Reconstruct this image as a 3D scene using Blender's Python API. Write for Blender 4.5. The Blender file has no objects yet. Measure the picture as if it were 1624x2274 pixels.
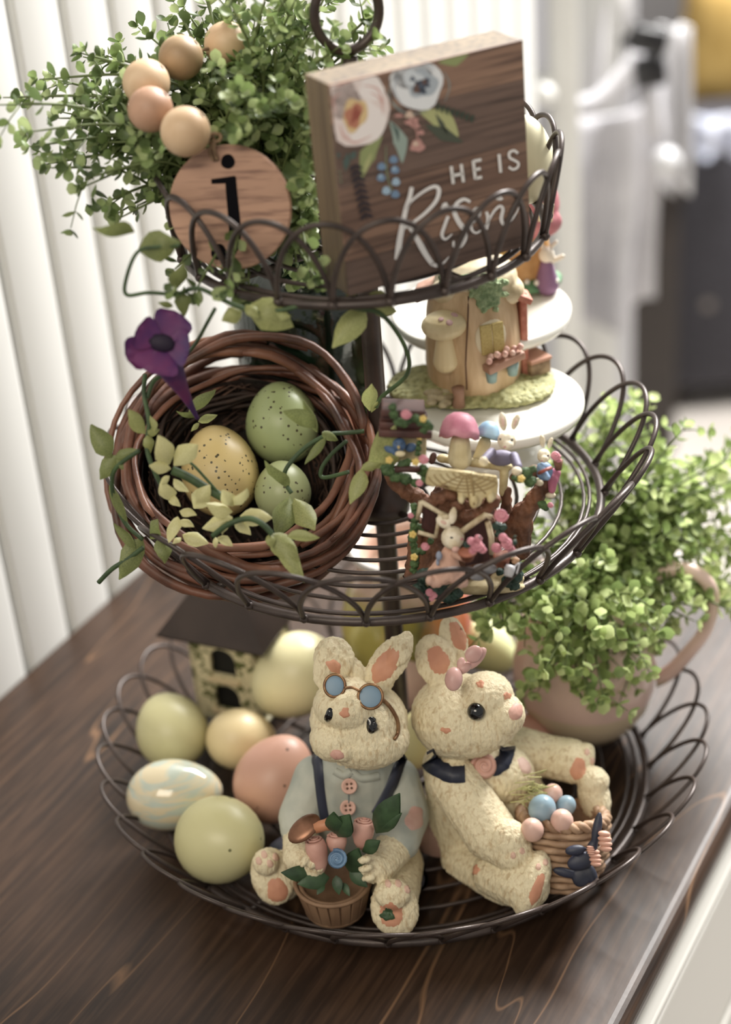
import bpy, bmesh, math, random
from math import pi, sin, cos, radians as R
from mathutils import Vector as V, Matrix as M, noise

# ------------------------------------------------------------------ camera
CP = V((-0.0102693, -0.81059905, 0.67605693))
FW = V((0.0, 0.85789055, -0.51383246)); RT = V((0.99661596, -0.04223638, -0.07051752)); UP = V((0.08219873, 0.51209363, 0.85498741))
FPX, IW, IH = 3894.19, 1624.0, 2274.0
sc = bpy.context.scene
cd = bpy.data.cameras.new('camera'); cam = bpy.data.objects.new('camera', cd); sc.collection.objects.link(cam); sc.camera = cam
cd.sensor_fit = 'HORIZONTAL'; cd.sensor_width = 15.6; cd.lens = FPX / IW * 15.6; cd.clip_start = 0.02; cd.clip_end = 60
cam.matrix_world = M(((RT.x, UP.x, -FW.x, CP.x), (RT.y, UP.y, -FW.y, CP.y), (RT.z, UP.z, -FW.z, CP.z), (0, 0, 0, 1)))
cd.dof.use_dof = True; cd.dof.focus_distance = 0.875; cd.dof.aperture_fstop = 2.3

# ------------------------------------------------------------------ world, lights, exposure
w = bpy.data.worlds.new('world'); sc.world = w; w.use_nodes = True
bg = w.node_tree.nodes['Background']; bg.inputs[0].default_value = (1.0, 0.98, 0.94, 1); bg.inputs[1].default_value = 0.31
def area(name, loc, target, sx, sy, power, col):
    l = bpy.data.lights.new(name, 'AREA'); l.shape = 'RECTANGLE'; l.size = sx; l.size_y = sy; l.energy = power; l.color = col
    o = bpy.data.objects.new(name, l); sc.collection.objects.link(o); o.location = loc
    o.rotation_euler = (V(target) - V(loc)).to_track_quat('-Z', 'Y').to_euler(); return o
area('window_daylight', (1.30, 1.75, 2.05), (.05, .05, .15), 1.3, 1.1, 215, (1.0, 0.98, 0.95))
area('front_fill', (-.7, -1.8, 1.9), (0, 0, .1), 1.3, .9, 20, (1.0, 0.90, 0.74))  # added warm fill from front left, brightens what faces the camera
sc.view_settings.view_transform = 'Standard'; sc.view_settings.look = 'None'; sc.view_settings.gamma = 1
sc.view_settings.exposure = 0.5; sc.view_settings.use_curve_mapping = False

# ------------------------------------------------------------------ layout helpers (points in the room)
def ray(px, py): return FW + RT * ((px - IW / 2) / FPX) - UP * ((py - IH / 2) / FPX)
def at(px, py, Y):
    d = ray(px, py); return CP + d * ((Y - CP.y) / d.y)
def on(px, py, z):
    d = ray(px, py); return CP + d * ((z - CP.z) / d.z)
def mpp(P): return (V(P) - CP).dot(FW) / FPX

# ------------------------------------------------------------------ materials
def srgb(h):
    if isinstance(h, str): c = [int(h[i:i + 2], 16) / 255 for i in (0, 2, 4)]
    else: c = list(h)
    g = .3 * c[0] + .59 * c[1] + .11 * c[2]; c = [g + (x - g) * .80 for x in c]
    return tuple(x / 12.92 if x <= .04045 else ((x + .055) / 1.055) ** 2.4 for x in c) + (1,)
MATS = {}
def mat(name, col, rough=.5, col2=None, scale=40, stretch=(1, 1, 1), bump=0, bscale=None, bstretch=None, metal=0, spec=.5,
        trans=0, lo=.35, hi=.65, spots=None, spot_scale=180, spot_t=.16, detail=4, sss=0, distort=0, coat=0, voro=0):
    if name in MATS: return MATS[name]
    m = bpy.data.materials.new(name); m.use_nodes = True; nt = m.node_tree; N = nt.nodes; L = nt.links
    b = N['Principled BSDF']; b.inputs['Roughness'].default_value = rough; b.inputs['Metallic'].default_value = metal
    b.inputs['Specular IOR Level'].default_value = spec; b.inputs['Coat Weight'].default_value = coat
    b.inputs['Transmission Weight'].default_value = trans
    if sss: b.inputs['Subsurface Weight'].default_value = sss; b.inputs['Subsurface Radius'].default_value = (.004, .003, .002)
    c = srgb(col); b.inputs['Base Color'].default_value = c; out = None
    tc = N.new('ShaderNodeTexCoord')
    def tex(sc_, st, kind='NOISE'):
        mp = N.new('ShaderNodeMapping'); mp.inputs['Scale'].default_value = tuple(sc_ * s for s in st); L.new(tc.outputs['Object'], mp.inputs['Vector'])
        if kind == 'NOISE':
            t = N.new('ShaderNodeTexNoise'); t.inputs['Scale'].default_value = 1; t.inputs['Detail'].default_value = detail; t.inputs['Distortion'].default_value = distort
            L.new(mp.outputs[0], t.inputs['Vector']); return t.outputs['Fac']
        t = N.new('ShaderNodeTexVoronoi'); t.inputs['Scale'].default_value = 1; L.new(mp.outputs[0], t.inputs['Vector']); return t.outputs['Distance']
    if col2 is not None:
        f = tex(scale, stretch); r = N.new('ShaderNodeValToRGB'); r.color_ramp.elements[0].position = lo; r.color_ramp.elements[1].position = hi
        r.color_ramp.elements[0].color = srgb(col2); r.color_ramp.elements[1].color = c; L.new(f, r.inputs[0]); out = r.outputs[0]
    if spots:
        f = tex(spot_scale, (1, 1, 1), 'V'); f2 = tex(spot_scale * .35, (1, 1, 1))
        a = N.new('ShaderNodeMath'); a.operation = 'LESS_THAN'; a.inputs[1].default_value = spot_t; L.new(f, a.inputs[0])
        g = N.new('ShaderNodeMath'); g.operation = 'GREATER_THAN'; g.inputs[1].default_value = .53; L.new(f2, g.inputs[0])
        k = N.new('ShaderNodeMath'); k.operation = 'MULTIPLY'; L.new(a.outputs[0], k.inputs[0]); L.new(g.outputs[0], k.inputs[1])
        mx = N.new('ShaderNodeMix'); mx.data_type = 'RGBA'; L.new(k.outputs[0], mx.inputs[0]); mx.inputs[7].default_value = srgb(spots)
        if out: L.new(out, mx.inputs[6])
        else: mx.inputs[6].default_value = c
        out = mx.outputs[2]
    if out: L.new(out, b.inputs['Base Color'])
    if bump:
        f = tex(bscale or scale, bstretch or stretch, 'V' if voro else 'NOISE'); bp = N.new('ShaderNodeBump'); bp.inputs['Strength'].default_value = 1
        bp.inputs['Distance'].default_value = bump; L.new(f, bp.inputs['Height']); L.new(bp.outputs[0], b.inputs['Normal'])
    MATS[name] = m; return m

# ------------------------------------------------------------------ object helpers
C = sc.collection
WL = {}
def thing(name, label, cat, loc=(0, 0, 0), group=None):
    o = bpy.data.objects.new(name, None); C.objects.link(o); o.location = loc; o.empty_display_size = .01
    o['label'] = label; o['category'] = cat
    if group: o['group'] = group
    WL[o] = V(loc); return o
def tag(o, label=None, cat=None, group=None, kind=None):
    for k, v in (('label', label), ('category', cat), ('group', group), ('kind', kind)):
        if v: o[k] = v
    return o
class MB:
    """collects vertices and faces in world space; build() links them as ONE mesh object"""
    def __init__(s): s.v = []; s.f = []
    def add(s, vs, fs):
        n = len(s.v); s.v += [V(q) for q in vs]; s.f += [tuple(i + n for i in f) for f in fs]; return s
    def mesh(s, name, off=V((0, 0, 0)), smooth=True):
        me = bpy.data.meshes.new(name); me.from_pydata([tuple(q - off) for q in s.v], [], s.f); me.update()
        if smooth: me.polygons.foreach_set('use_smooth', [True] * len(me.polygons))
        return me
    def build(s, name, m, parent=None, smooth=True, label=None, origin=None):
        off = WL[parent] if parent else (V(origin) if origin is not None else V((0, 0, 0)))
        o = bpy.data.objects.new(name, s.mesh(name, off, smooth)); C.objects.link(o); o.data.materials.append(m)
        if parent: o.parent = parent; WL[o] = WL[parent]
        else: o.location = off; WL[o] = off
        if label: o['label'] = label
        return o
    def box(s, c, sx, sy, sz, mtx=None, bev=0):
        mtx = mtx or M.Identity(3); h = [sx / 2, sy / 2, sz / 2]
        if not bev:
            vs = [V(c) + mtx @ V((x * h[0], y * h[1], z * h[2])) for x in (-1, 1) for y in (-1, 1) for z in (-1, 1)]
            return s.add(vs, [(0, 1, 3, 2), (4, 6, 7, 5), (0, 4, 5, 1), (2, 3, 7, 6), (0, 2, 6, 4), (1, 5, 7, 3)])
        bm = bmesh.new(); bmesh.ops.create_cube(bm, size=1, matrix=M.Diagonal((sx, sy, sz, 1)))
        bmesh.ops.bevel(bm, geom=bm.edges[:], offset=bev, segments=2, affect='EDGES', profile=.6)
        s.bm(bm, mtx, c); return s
    def bm(s, bm, mtx, c):
        bm.verts.index_update(); s.add([V(c) + mtx @ v.co for v in bm.verts], [tuple(v.index for v in f.verts) for f in bm.faces]); bm.free()
    def ell(s, c, r, mtx=None, nu=16, nv=10):
        mtx = mtx or M.Identity(3); c = V(c); r = V(r) if not isinstance(r, (int, float)) else V((r, r, r)); vs = [c + mtx @ V((0, 0, r.z))]
        for j in range(1, nv):
            t = pi * j / nv
            for i in range(nu): a = 2 * pi * i / nu; vs.append(c + mtx @ V((r.x * sin(t) * cos(a), r.y * sin(t) * sin(a), r.z * cos(t))))
        vs.append(c + mtx @ V((0, 0, -r.z))); fs = [(0, 1 + i, 1 + (i + 1) % nu) for i in range(nu)]
        for j in range(nv - 2):
            for i in range(nu): a = 1 + j * nu + i; b = 1 + j * nu + (i + 1) % nu; fs.append((a, a + nu, b + nu, b))
        k = 1 + (nv - 2) * nu; e = len(vs) - 1; fs += [(k + i, e, k + (i + 1) % nu) for i in range(nu)]
        return s.add(vs, fs)
    def tube(s, pts, r, seg=8, closed=False, cap=True):
        pts = [V(q) for q in pts]; n = len(pts); rs = r if isinstance(r, (list, tuple)) else [r] * n
        vs = []; nrm = None
        for i in range(n):
            a = pts[(i - 1) % n] if (closed or i) else pts[0]; b = pts[(i + 1) % n] if (closed or i < n - 1) else pts[-1]
            t = (b - a).normalized()
            if nrm is None: nrm = t.cross(V((0, 0, 1)) if abs(t.z) < .9 else V((1, 0, 0))).normalized()
            nrm = (nrm - t * nrm.dot(t)).normalized(); bn = t.cross(nrm)
            for k in range(seg): q = 2 * pi * k / seg; vs.append(pts[i] + (nrm * cos(q) + bn * sin(q)) * rs[i])
        fs = []
        for i in range(n if closed else n - 1):
            for k in range(seg):
                a = i * seg + k; b = i * seg + (k + 1) % seg; j = ((i + 1) % n) * seg; fs.append((a, b, j + (k + 1) % seg, j + k))
        if not closed and cap: fs += [tuple(range(seg - 1, -1, -1)), tuple(range((n - 1) * seg, n * seg))]
        return s.add(vs, fs)
    def lathe(s, c, prof, seg=32, mtx=None, closed=False):
        mtx = mtx or M.Identity(3); c = V(c); vs = []
        for (r, z) in prof:
            for i in range(seg): a = 2 * pi * i / seg; vs.append(c + mtx @ V((r * cos(a), r * sin(a), z)))
        fs = []
        for j in range(len(prof) - 1):
            for i in range(seg): a = j * seg + i; b = j * seg + (i + 1) % seg; fs.append((a, b, b + seg, a + seg))
        return s.add(vs, fs)
    def poly(s, pts, up, th):
        """flat outline (world points, ordered) extruded by th along up"""
        n = len(pts); up = V(up).normalized() * th; vs = [V(q) for q in pts] + [V(q) + up for q in pts]
        return s.add(vs, [tuple(range(n - 1, -1, -1)), tuple(range(n, 2 * n))] + [(i, (i + 1) % n, n + (i + 1) % n, n + i) for i in range(n)])
def spline(pts, n=6, closed=False):
    pts = [V(p) for p in pts]; out = []; m = len(pts)
    for i in range(m if closed else m - 1):
        g = lambda k: pts[k % m] if closed else pts[max(0, min(m - 1, k))]
        a, b, c, d = g(i - 1), g(i), g(i + 1), g(i + 2)
        for k in range(n):
            t = k / n; out.append(.5 * ((2 * b) + (c - a) * t + (2 * a - 5 * b + 4 * c - d) * t * t + (3 * b - a - 3 * c + d) * t ** 3))
    if not closed: out.append(pts[-1])
    return out
CAMR = M(((RT.x, -FW.x, UP.x), (RT.y, -FW.y, UP.y), (RT.z, -FW.z, UP.z)))   # right, towards viewer, up
def face(dirv, up=V((0, 0, 1))):
    """3x3 whose -Y faces along dirv (x right, z up)"""
    y = -V(dirv).normalized(); x = y.cross(up).normalized(); z = x.cross(y); return M(((x.x, y.x, z.x), (x.y, y.y, z.y), (x.z, y.z, z.z)))
def rotz(a): return M.Rotation(a, 3, 'Z')
def roll(a): return M.Rotation(a, 3, 'Y')
def aim(d, twist=0):
    """3x3 whose Z points along d"""
    return (V(d).normalized().to_track_quat('Z', 'Y').to_matrix()) @ rotz(twist)
class Blob(MB):
    """closed shapes fused by a voxel remesh into one continuous smooth body"""
    def cap(s, a, b, ra, rb, flat=1, nu=14):
        a, b = V(a), V(b); n = 7; d = (b - a); q = aim(d); L_ = d.length
        prof = [(ra * sin(pi / 2 * i / 5), -ra * cos(pi / 2 * i / 5)) for i in range(0, 5)] + [(ra + (rb - ra) * i / n, L_ * i / n) for i in range(n + 1)] + [(rb * cos(pi / 2 * i / 5), L_ + rb * sin(pi / 2 * i / 5)) for i in range(1, 6)]
        prof = [(max(r, 1e-5), z) for r, z in prof]; k = len(s.v); s.lathe(a, prof, nu, q)
        m = len(prof); s.f.append(tuple(k + i for i in range(nu - 1, -1, -1))); s.f.append(tuple(k + (m - 1) * nu + i for i in range(nu))); return s
    def fuse(s, name, m, parent, voxel=.0012, smooth=6, fur=0, fsc=(260, 260, 90), label=None, zmin=None):
        me = s.mesh('tmp'); o = bpy.data.objects.new('tmp', me); C.objects.link(o)
        r = o.modifiers.new('r', 'REMESH'); r.mode = 'VOXEL'; r.voxel_size = voxel; r.use_smooth_shade = True
        k = o.modifiers.new('s', 'SMOOTH'); k.iterations = smooth; k.factor = .5
        dg = bpy.context.evaluated_depsgraph_get(); dg.update(); nm = bpy.data.meshes.new_from_object(o.evaluated_get(dg), depsgraph=dg)
        bpy.data.objects.remove(o); off = WL[parent]
        import numpy as np
        if fur:
            nv = []
            for v in nm.vertices:
                p = v.co; h = noise.noise(V((p.x * fsc[0], p.y * fsc[1], p.z * fsc[2]))) + .5 * noise.noise(V((p.x * fsc[0] * 2.1 + 9, p.y * fsc[1] * 2.1, p.z * fsc[2] * 1.7)))
                nv.append(p + v.normal * fur * h)
            nm.vertices.foreach_set('co', [x for q in nv for x in q])
        if zmin is not None:
            for v in nm.vertices:
                if v.co.z < zmin: v.co.z = zmin
        nm.transform(M.Translation(-off)); nm.materials.clear(); nm.materials.append(m)
        nm.polygons.foreach_set('use_smooth', [True] * len(nm.polygons)); nm.update()
        ob = bpy.data.objects.new(name, nm); C.objects.link(ob); ob.parent = parent; WL[ob] = off
        if label: ob['label'] = label
        return ob
# ================================================================== SETTING
U = V((0.505, 0.863, 0)); NW = V((0.863, -0.505, 0))         # along the panelled wall / out of it
def wp(s, t, z=0): return U * s + NW * t + V((0, 0, z))
ROOM = M(((U.x, NW.x, 0), (U.y, NW.y, 0), (0, 0, 1)))
WT = -0.284
white = mat('white_paint', 'e2e1dc', .55)
wl = tag(bpy.data.objects.new('wall_left', None), kind='structure'); C.objects.link(wl); wl.location = wp(0, WT); WL[wl] = wp(0, WT)
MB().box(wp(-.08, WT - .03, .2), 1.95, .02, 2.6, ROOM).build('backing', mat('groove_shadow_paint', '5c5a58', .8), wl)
s0 = wp(0, 0).dot(U); sp = .048
g0 = V((-.2426, .1481, 0)).dot(U)
bd = None
for k in range(-16, 18):
    s = g0 + sp * (k + .5)
    if bd is None:
        mb = MB(); mb.box(wp(s, WT - .0085, .2), sp - .0066, .017, 2.6, ROOM, bev=.0024); bd = mb.build('board', white, wl)
        bd0 = bd; base = s
        mb = MB(); mb.box(wp(s + sp / 2, WT - .0125, .2), .0024, .012, 2.6, ROOM, bev=.0012); bead0 = mb.build('bead', white, wl)
    else:
        for src in (bd0, bead0):
            o = src.copy(); C.objects.link(o); o.location = U * (s - base)
TOPEND = .62
floor = MB().box(V((.5, 1.5, -.92)), 9, 9, .04).build('floor', mat('pale_floor', 'cdc6be', .35, 'b8afa6', 3), None); tag(floor, kind='structure')
# ------------------------------------------------------------------ dresser under everything
wood = mat('dark_walnut_top', '3d2616', .42, '24150c', 9, (1, 1, 1), bump=.0004, bscale=30, spec=.4)
def wood_graph(m, base, dark, light, ax):
    """stained wood: soft blotches, grain running along ax, a few pale scratches"""
    nt = m.node_tree; N = nt.nodes; L = nt.links; b = N['Principled BSDF']
    tc = N.new('ShaderNodeTexCoord')
    def noise_(sx, sy, sz, det=4, dist=0):
        m0 = N.new('ShaderNodeMapping'); m0.inputs['Rotation'].default_value = (0, 0, -ax); L.new(tc.outputs['Object'], m0.inputs[0]); mp = N.new('ShaderNodeMapping'); mp.inputs['Scale'].default_value = (sx, sy, sz); L.new(m0.outputs[0], mp.inputs[0])
        t = N.new('ShaderNodeTexNoise'); t.inputs['Scale'].default_value = 1; t.inputs['Detail'].default_value = det; t.inputs['Distortion'].default_value = dist; L.new(mp.outputs[0], t.inputs[0]); return t.outputs[0]
    def ramp(f, p0, p1, c0, c1):
        r = N.new('ShaderNodeValToRGB'); e = r.color_ramp.elements; e[0].position = p0; e[1].position = p1; e[0].color = c0; e[1].color = c1; L.new(f, r.inputs[0]); return r.outputs[0]
    def mix(f, a, c, k=None):
        x = N.new('ShaderNodeMix'); x.data_type = 'RGBA'; L.new(f, x.inputs[0]); L.new(a, x.inputs[6]); L.new(c, x.inputs[7]) if not isinstance(c, tuple) else setattr(x.inputs[7], 'default_value', c); return x.outputs[2]
    A = ramp(noise_(7, 22, 10, 5, .6), .3, .72, srgb(dark), srgb(base))
    Bf = ramp(noise_(16, 260, 60, 3, .2), .42, .7, (0, 0, 0, 1), (.55, .55, .55, 1))
    A = mix(Bf, A, srgb(light))
    # thin wandering scratches: where a stretched noise crosses its middle value
    s = noise_(1.6, 16, 5, 2, .3); sb = N.new('ShaderNodeMath'); sb.operation = 'SUBTRACT'; sb.inputs[1].default_value = .52; L.new(s, sb.inputs[0])
    ab = N.new('ShaderNodeMath'); ab.operation = 'ABSOLUTE'; L.new(sb.outputs[0], ab.inputs[0])
    ln = ramp(ab.outputs[0], .0015, .0035, (.75, .75, .75, 1), (0, 0, 0, 1))
    A = mix(ln, A, srgb('7a5638'))
    L.new(A, b.inputs['Base Color'])
GA = math.atan2(U.y, U.x)
wood_graph(wood, '3e281a', '1b110b', '543a27', GA); wood.node_tree.nodes['Principled BSDF'].inputs['Specular IOR Level'].default_value = .3; wood.node_tree.nodes['Principled BSDF'].inputs['Roughness'].default_value = .42
cabw = mat('cabinet_white', 'd9d5cb', .5)
dr = thing('dresser', 'white painted cabinet with dark stained wooden top under the basket stand', 'dresser', wp(-.2, 0, -.9))
s1, s2 = -1.0, .262; te = .185
mb = MB(); prof = []
TH = .03
for k in range(7): a = pi / 2 * k / 6; prof.append((te - .009 + .009 * sin(a), -.009 + .009 * cos(a)))
prof += [(te - .001, -.016), (te - .004, -.018), (te - .004, -.024), (te - .010, -TH), (WT + .0006, -TH), (WT + .0006, 0)]
nn = len(prof); vs = []
for s in (s1, s2): vs += [wp(s, t, z) for t, z in prof]
mb.add(vs, [tuple(range(nn)), tuple(range(2 * nn - 1, nn - 1, -1))] + [(i, i + nn, (i + 1) % nn + nn, (i + 1) % nn) for i in range(nn)])
top = mb.build('top', wood, dr, smooth=False)
mb = MB(); mb.box(wp((s1 + s2) / 2, (WT + te) / 2 - .008, -.465), s2 - s1 - .03, te - WT - .022, .868, ROOM, bev=.002); mb.build('body', cabw, dr, smooth=False)
mb = MB(); mb.tube([wp(s1 + .02, te - .008, -.045), wp(s2 - .02, te - .008, -.045)], .0065, 12)
mb.box(wp((s1 + s2) / 2, te - .016, -.04), s2 - s1 - .03, .016, .02, ROOM, bev=.001); mb.build('moulding', cabw, dr)
for k in range(3):
    a = s1 + .03 + k * .41
    dz = -.115
    d = MB().box(wp(a + .2, te - .0105, dz), .395, .015, .115, ROOM, bev=.002).build('drawer', cabw, dr, smooth=False)
    mb = MB(); mb.ell(wp(a + .33, te + .012, dz), .010); mb.tube([wp(a + .33, te - .004, dz), wp(a + .33, te + .01, dz)], .005); mb.build('knob', mat('knob_black', '1e1c1c', .35), d)
    d = MB().box(wp(a + .2, te - .0105, -.53), .395, .015, .69, ROOM, bev=.002).build('door', cabw, dr, smooth=False)

# ------------------------------------------------------------------ three tier basket stand
iron = mat('rust_brown_iron', '4c3e38', .40, '3a2f2b', 60, bump=.00008, bscale=900, metal=.3, spec=.5)
st = thing('tiered_basket_stand', 'dark brown wire stand with three scalloped round baskets and ring handle', 'stand', (0, 0, 0))
TIERS = [  # ring radius, ring z, loop top radius, loop top z, count, phase, loop wire, floor rings, dish
    (.1416, .012, .1755, .050, 32, -85.6, .0012, 9),
    (.1158, .198, .1440, .2405, 24, -97.0, .0014, 9),
    (.0890, .352, .0975, .3930, 22, -101.0, .0014, 6)]
def circ(r, z, n=72): return [V((r * cos(2 * pi * i / n), r * sin(2 * pi * i / n), z)) for i in range(n)]
MB().tube([V((0, 0, .002)), V((0, 0, .19)), V((0, 0, .35)), V((0, 0, .425)), V((0, 0, .438))], [.0055, .0055, .0052, .005, .0035], 14).build('pole', iron, st)
for (r0, z0, r1, z1, n, ph, wr, nr) in TIERS:
    bk = MB().tube(circ(r0, z0), .0024 if r0 > .1 else .0022, 10, True).build('basket', iron, st)
    for k in range(1, nr + 1):
        r = r0 * k / (nr + .75)
        MB().tube(circ(r, z0 - .0012, 56), .0011, 6, True).build('floor_ring', iron, bk)
    MB().tube(circ(r0 - .006, z0 + .0005), .0011, 6, True).build('floor_ring', iron, bk)
    for k in range(4):
        a = R(ph + 45 + 90 * k) ; d = V((cos(a), sin(a), 0))
        MB().tube([d * .004 + V((0, 0, z0 - .004)), d * (r0 - .002) + V((0, 0, z0 - .003))], .0018, 8).build('spoke', iron, bk)
    MB().lathe((0, 0, z0), [(.004, -.012), (.011, -.011), (.014, -.006), (.014, .001), (.009, .004), (.006, .012), (.0056, .014)], 24).build('hub', iron, bk)
    def loop_mb(jit=0):
        a0 = R(ph); st_ = 2 * pi / n; pts = []
        for i in range(25):
            t = i / 24; ang = a0 + st_ * 2 * (t + .03 * sin(2 * pi * t) * -1); h = sin(pi * t) ** .62 if 0 < t < 1 else 0
            r = r0 + .0012 + (r1 - r0 - .0012) * h + (.0014 if i % 2 == 0 and 0 else 0) + .0008 * cos(pi * t); z = z0 + .001 + (z1 - z0) * h
            pts.append(V((r * cos(ang), r * sin(ang), z)))
        a = MB(); a.tube(spline(pts, 2), wr, 8); a.ell(pts[0], wr * 1.7, nu=8, nv=6); return a
    lp = loop_mb().build('loop_wire', iron, bk)
    for k in range(1, n):
        o = lp.copy(); C.objects.link(o); o.parent = bk; o.rotation_euler = (0, 0, 2 * pi * k / n)
# ring handle
hc = V((0, 0, .4585)); pts = []
for i in range(41):
    a = -pi / 2 + 2 * pi * i / 40; pts.append(hc + V((.0150 * cos(a), .004 * cos(a), .0175 * sin(a))))
MB().tube(pts[:-1], .0024, 10, True).build('handle_ring', iron, st)
# ------------------------------------------------------------------ far side of the room
wb = MB().box(V((.5, 3.9, .2)), 9, .04, 2.3).build('wall_back', mat('pale_grey_wall', 'c9c8cc', .7), None); tag(wb, kind='structure')
gx1 = at(1400, 760, 1.36).x; gx0 = -.25
gw = MB().box(V(((gx0 + gx1) / 2, 1.36, -.30)), gx1 - gx0, .05, 1.2, bev=.004).build('wall_right', mat('grey_plaster', 'cfced3', .7), None, origin=(.30, 1.36, -.9)); tag(gw, kind='structure')
# tall white door frame with a dark gap beside the panelled wall
for (x, wd, y, nm, mm) in ((.235, .03, 1.0, 'trim_1', white), (.300, .05, 1.2, 'trim_2', white)):
    tag(MB().box(V((x, y, -.2)), wd, .03, 1.7, bev=.003).build(nm, mm, None), kind='structure')
# grey bags hanging from a pale hook rail, with a black clamp
cloth = mat('grey_linen', 'c9c7cc', .9, 'b7b5bb', 14)
def drape(name, label, cat, px0, px1, pyt, pyb, Y, m, folds=5, amp=.02, taper=.0, seed=1, th=.006, sag=0, group=None):
    """a hanging cloth with real folds, both sides built"""
    nx, ny = 40, 18; g = []
    for j in range(ny + 1):
        row = []
        for i in range(nx + 1):
            u, v = i / nx, j / ny; cx = (px0 + px1) / 2; k = 1 - taper * v
            P = at(cx + (px0 + (px1 - px0) * u - cx) * k, pyt + sag * sin(pi * u) * (1 - v) + (pyb - pyt) * v - sag * 1.2 * (2 * u - 1) ** 2 * v, Y)
            P = P + V((0, -amp * (.3 + v) * sin(u * folds * pi + seed + 1.4 * v) - amp * .6 * noise.noise(V((u * 3, v * 2, seed))), 0)); row.append(P)
        g.append(row)
    vs = [p for r in g for p in r] + [p + V((0, th, 0)) for r in g for p in r]; W_ = nx + 1; n1 = W_ * (ny + 1); fs = []
    for j in range(ny):
        for i in range(nx): a = j * W_ + i; fs += [(a, a + W_, a + W_ + 1, a + 1), (n1 + a, n1 + a + 1, n1 + a + W_ + 1, n1 + a + W_)]
    for i in range(nx): fs += [(i, i + 1, n1 + i + 1, n1 + i), (ny * W_ + i, n1 + ny * W_ + i, n1 + ny * W_ + i + 1, ny * W_ + i + 1)]
    for j in range(ny): a = j * W_; b = a + nx; fs += [(a, n1 + a, n1 + a + W_, a + W_), (b, b + W_, n1 + b + W_, n1 + b)]
    mb = MB(); mb.add(vs, fs); o = mb.build(name, m, None, origin=vs[0]); tag(o, label, cat, group); return o
bag = drape('cloth_bag', 'light grey cloth bag hanging open on the rail behind the basket stand', 'bag', 1165, 1480, 205, 730, 1.12, cloth, 5, .018, .16, 2.0, sag=60)
mb = MB()
for a, b_ in (((1225, 240), (1425, 120)), ((1455, 300), (1440, 110))):
    p, q = at(*a, 1.08), at(*b_, 1.10); mb.tube(spline([p, (p + q) / 2 + V((.0, -.01, -.02)), q], 6), .012, 8)
mb.build('strap', cloth, bag)
drape('hanging_shirt', 'pale grey shirt hanging beside the black clamp at the rail', 'shirt', 1240, 1400, -30, 200, 1.2, mat('pale_shirt', 'e8e6e8', .9), 4, .03, .1, .4)
drape('hanging_towel', 'long white towel hanging right of the black clamp', 'towel', 1465, 1535, 60, 420, 1.16, mat('pale_towel', 'dddcdf', .9), 3, .02, .2, 4.)
c0 = at(1440, 110, 1.06)
cl = thing('clamp', 'black spring clamp gripping the top of the hanging grey bag', 'clamp', c0)
blk = mat('black_plastic', '1c1b1e', .4)
MB().box(c0 + V((0, 0, .012)), .04, .03, .028, roll(.25), bev=.006).build('jaw', blk, cl)
MB().box(c0 + V((.002, .0, -.024)), .034, .028, .03, roll(-.1), bev=.006).build('jaw', blk, cl)
MB().tube([c0 + V((-.03, 0, .01)), c0 + V((.02, 0, .018))], .006).build('pin', blk, cl)
kp = at(1205, 215, .96)
rl = thing('hook_rail', 'white painted rail with round knobs left of the grey bag', 'rail', kp)
MB().box(kp + V((-.03, .03, 0)), .09, .02, .03, bev=.003).build('board', white, rl)
for dx in (-.05, .0): mb = MB(); mb.ell(kp + V((dx, -.012, .006)), .012, nu=14, nv=8); mb.tube([kp + V((dx, .02, .004)), kp + V((dx, -.01, .006))], .006); mb.build('knob', white, rl)
kp = at(1480, 360, 1.1)
MB().ell(kp, .017).build('round_knob', mat('knob_grey', 'c9c9cc', .3), None, origin=kp); tag(bpy.data.objects['round_knob'], 'pale round knob at the foot of the white towel', 'knob')
# armchair with mustard cushion
char = mat('charcoal_tweed', '45434a', .9, '37353b', 90, spots='8a8078', spot_scale=9, spot_t=.14)
ax, ay, az = .98, 2.45, -.9
ch = thing('sofa', 'charcoal upholstered sofa with pale dots seen from behind at the far right', 'sofa', (ax, ay, az))
MB().box(V((ax, ay + .10, az + .25)), .86, .60, .36, bev=.04).build('seat', char, ch)
MB().box(V((ax, ay - .29, az + .30)), .86, .15, .52, bev=.04).build('backrest', char, ch)
for sx_ in (-.39, .39): MB().box(V((ax + sx_, ay + .10, az + .46)), .07, .58, .08, bev=.03).build('armrest', char, ch)
for dx, dy in ((-.38, -.32), (.38, -.32), (-.38, .34), (.38, .34)): MB().tube([V((ax + dx, ay + dy, az + .08)), V((ax + dx, ay + dy, az))], [.024, .016], 10).build('leg', mat('dark_leg', '2a201a', .5), ch)
def cushion(c, sx, sy, sz, mtx, m, name, label):
    mb = MB(); n = 18; vs = []
    for sgn in (1, -1):
        for j in range(n + 1):
            for i in range(n + 1):
                u, v = 2 * i / n - 1, 2 * j / n - 1; b = ((1 - u ** 4) * (1 - v ** 4)) ** .5; vs.append(V(c) + mtx @ V((u * sx / 2 * (1 - .06 * (1 - v * v) ), sgn * sy / 2 * b, v * sz / 2 * (1 - .06 * (1 - u * u)))))
    W_ = n + 1; k = W_ * W_; fs = []
    for j in range(n):
        for i in range(n): a = j * W_ + i; fs += [(a, a + 1, a + W_ + 1, a + W_), (k + a, k + a + W_, k + a + W_ + 1, k + a + 1)]
    mb.add(vs, fs); o = mb.build(name, m, None, origin=c); tag(o, label, 'cushion'); return o
cushion(V((.805, 2.42, -.315)), .335, .11, .26, roll(.12), mat('mustard_velvet', 'cda450', .8, 'b8903e', 30), 'cushion', 'mustard yellow cushion standing behind the charcoal sofa back')
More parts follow.
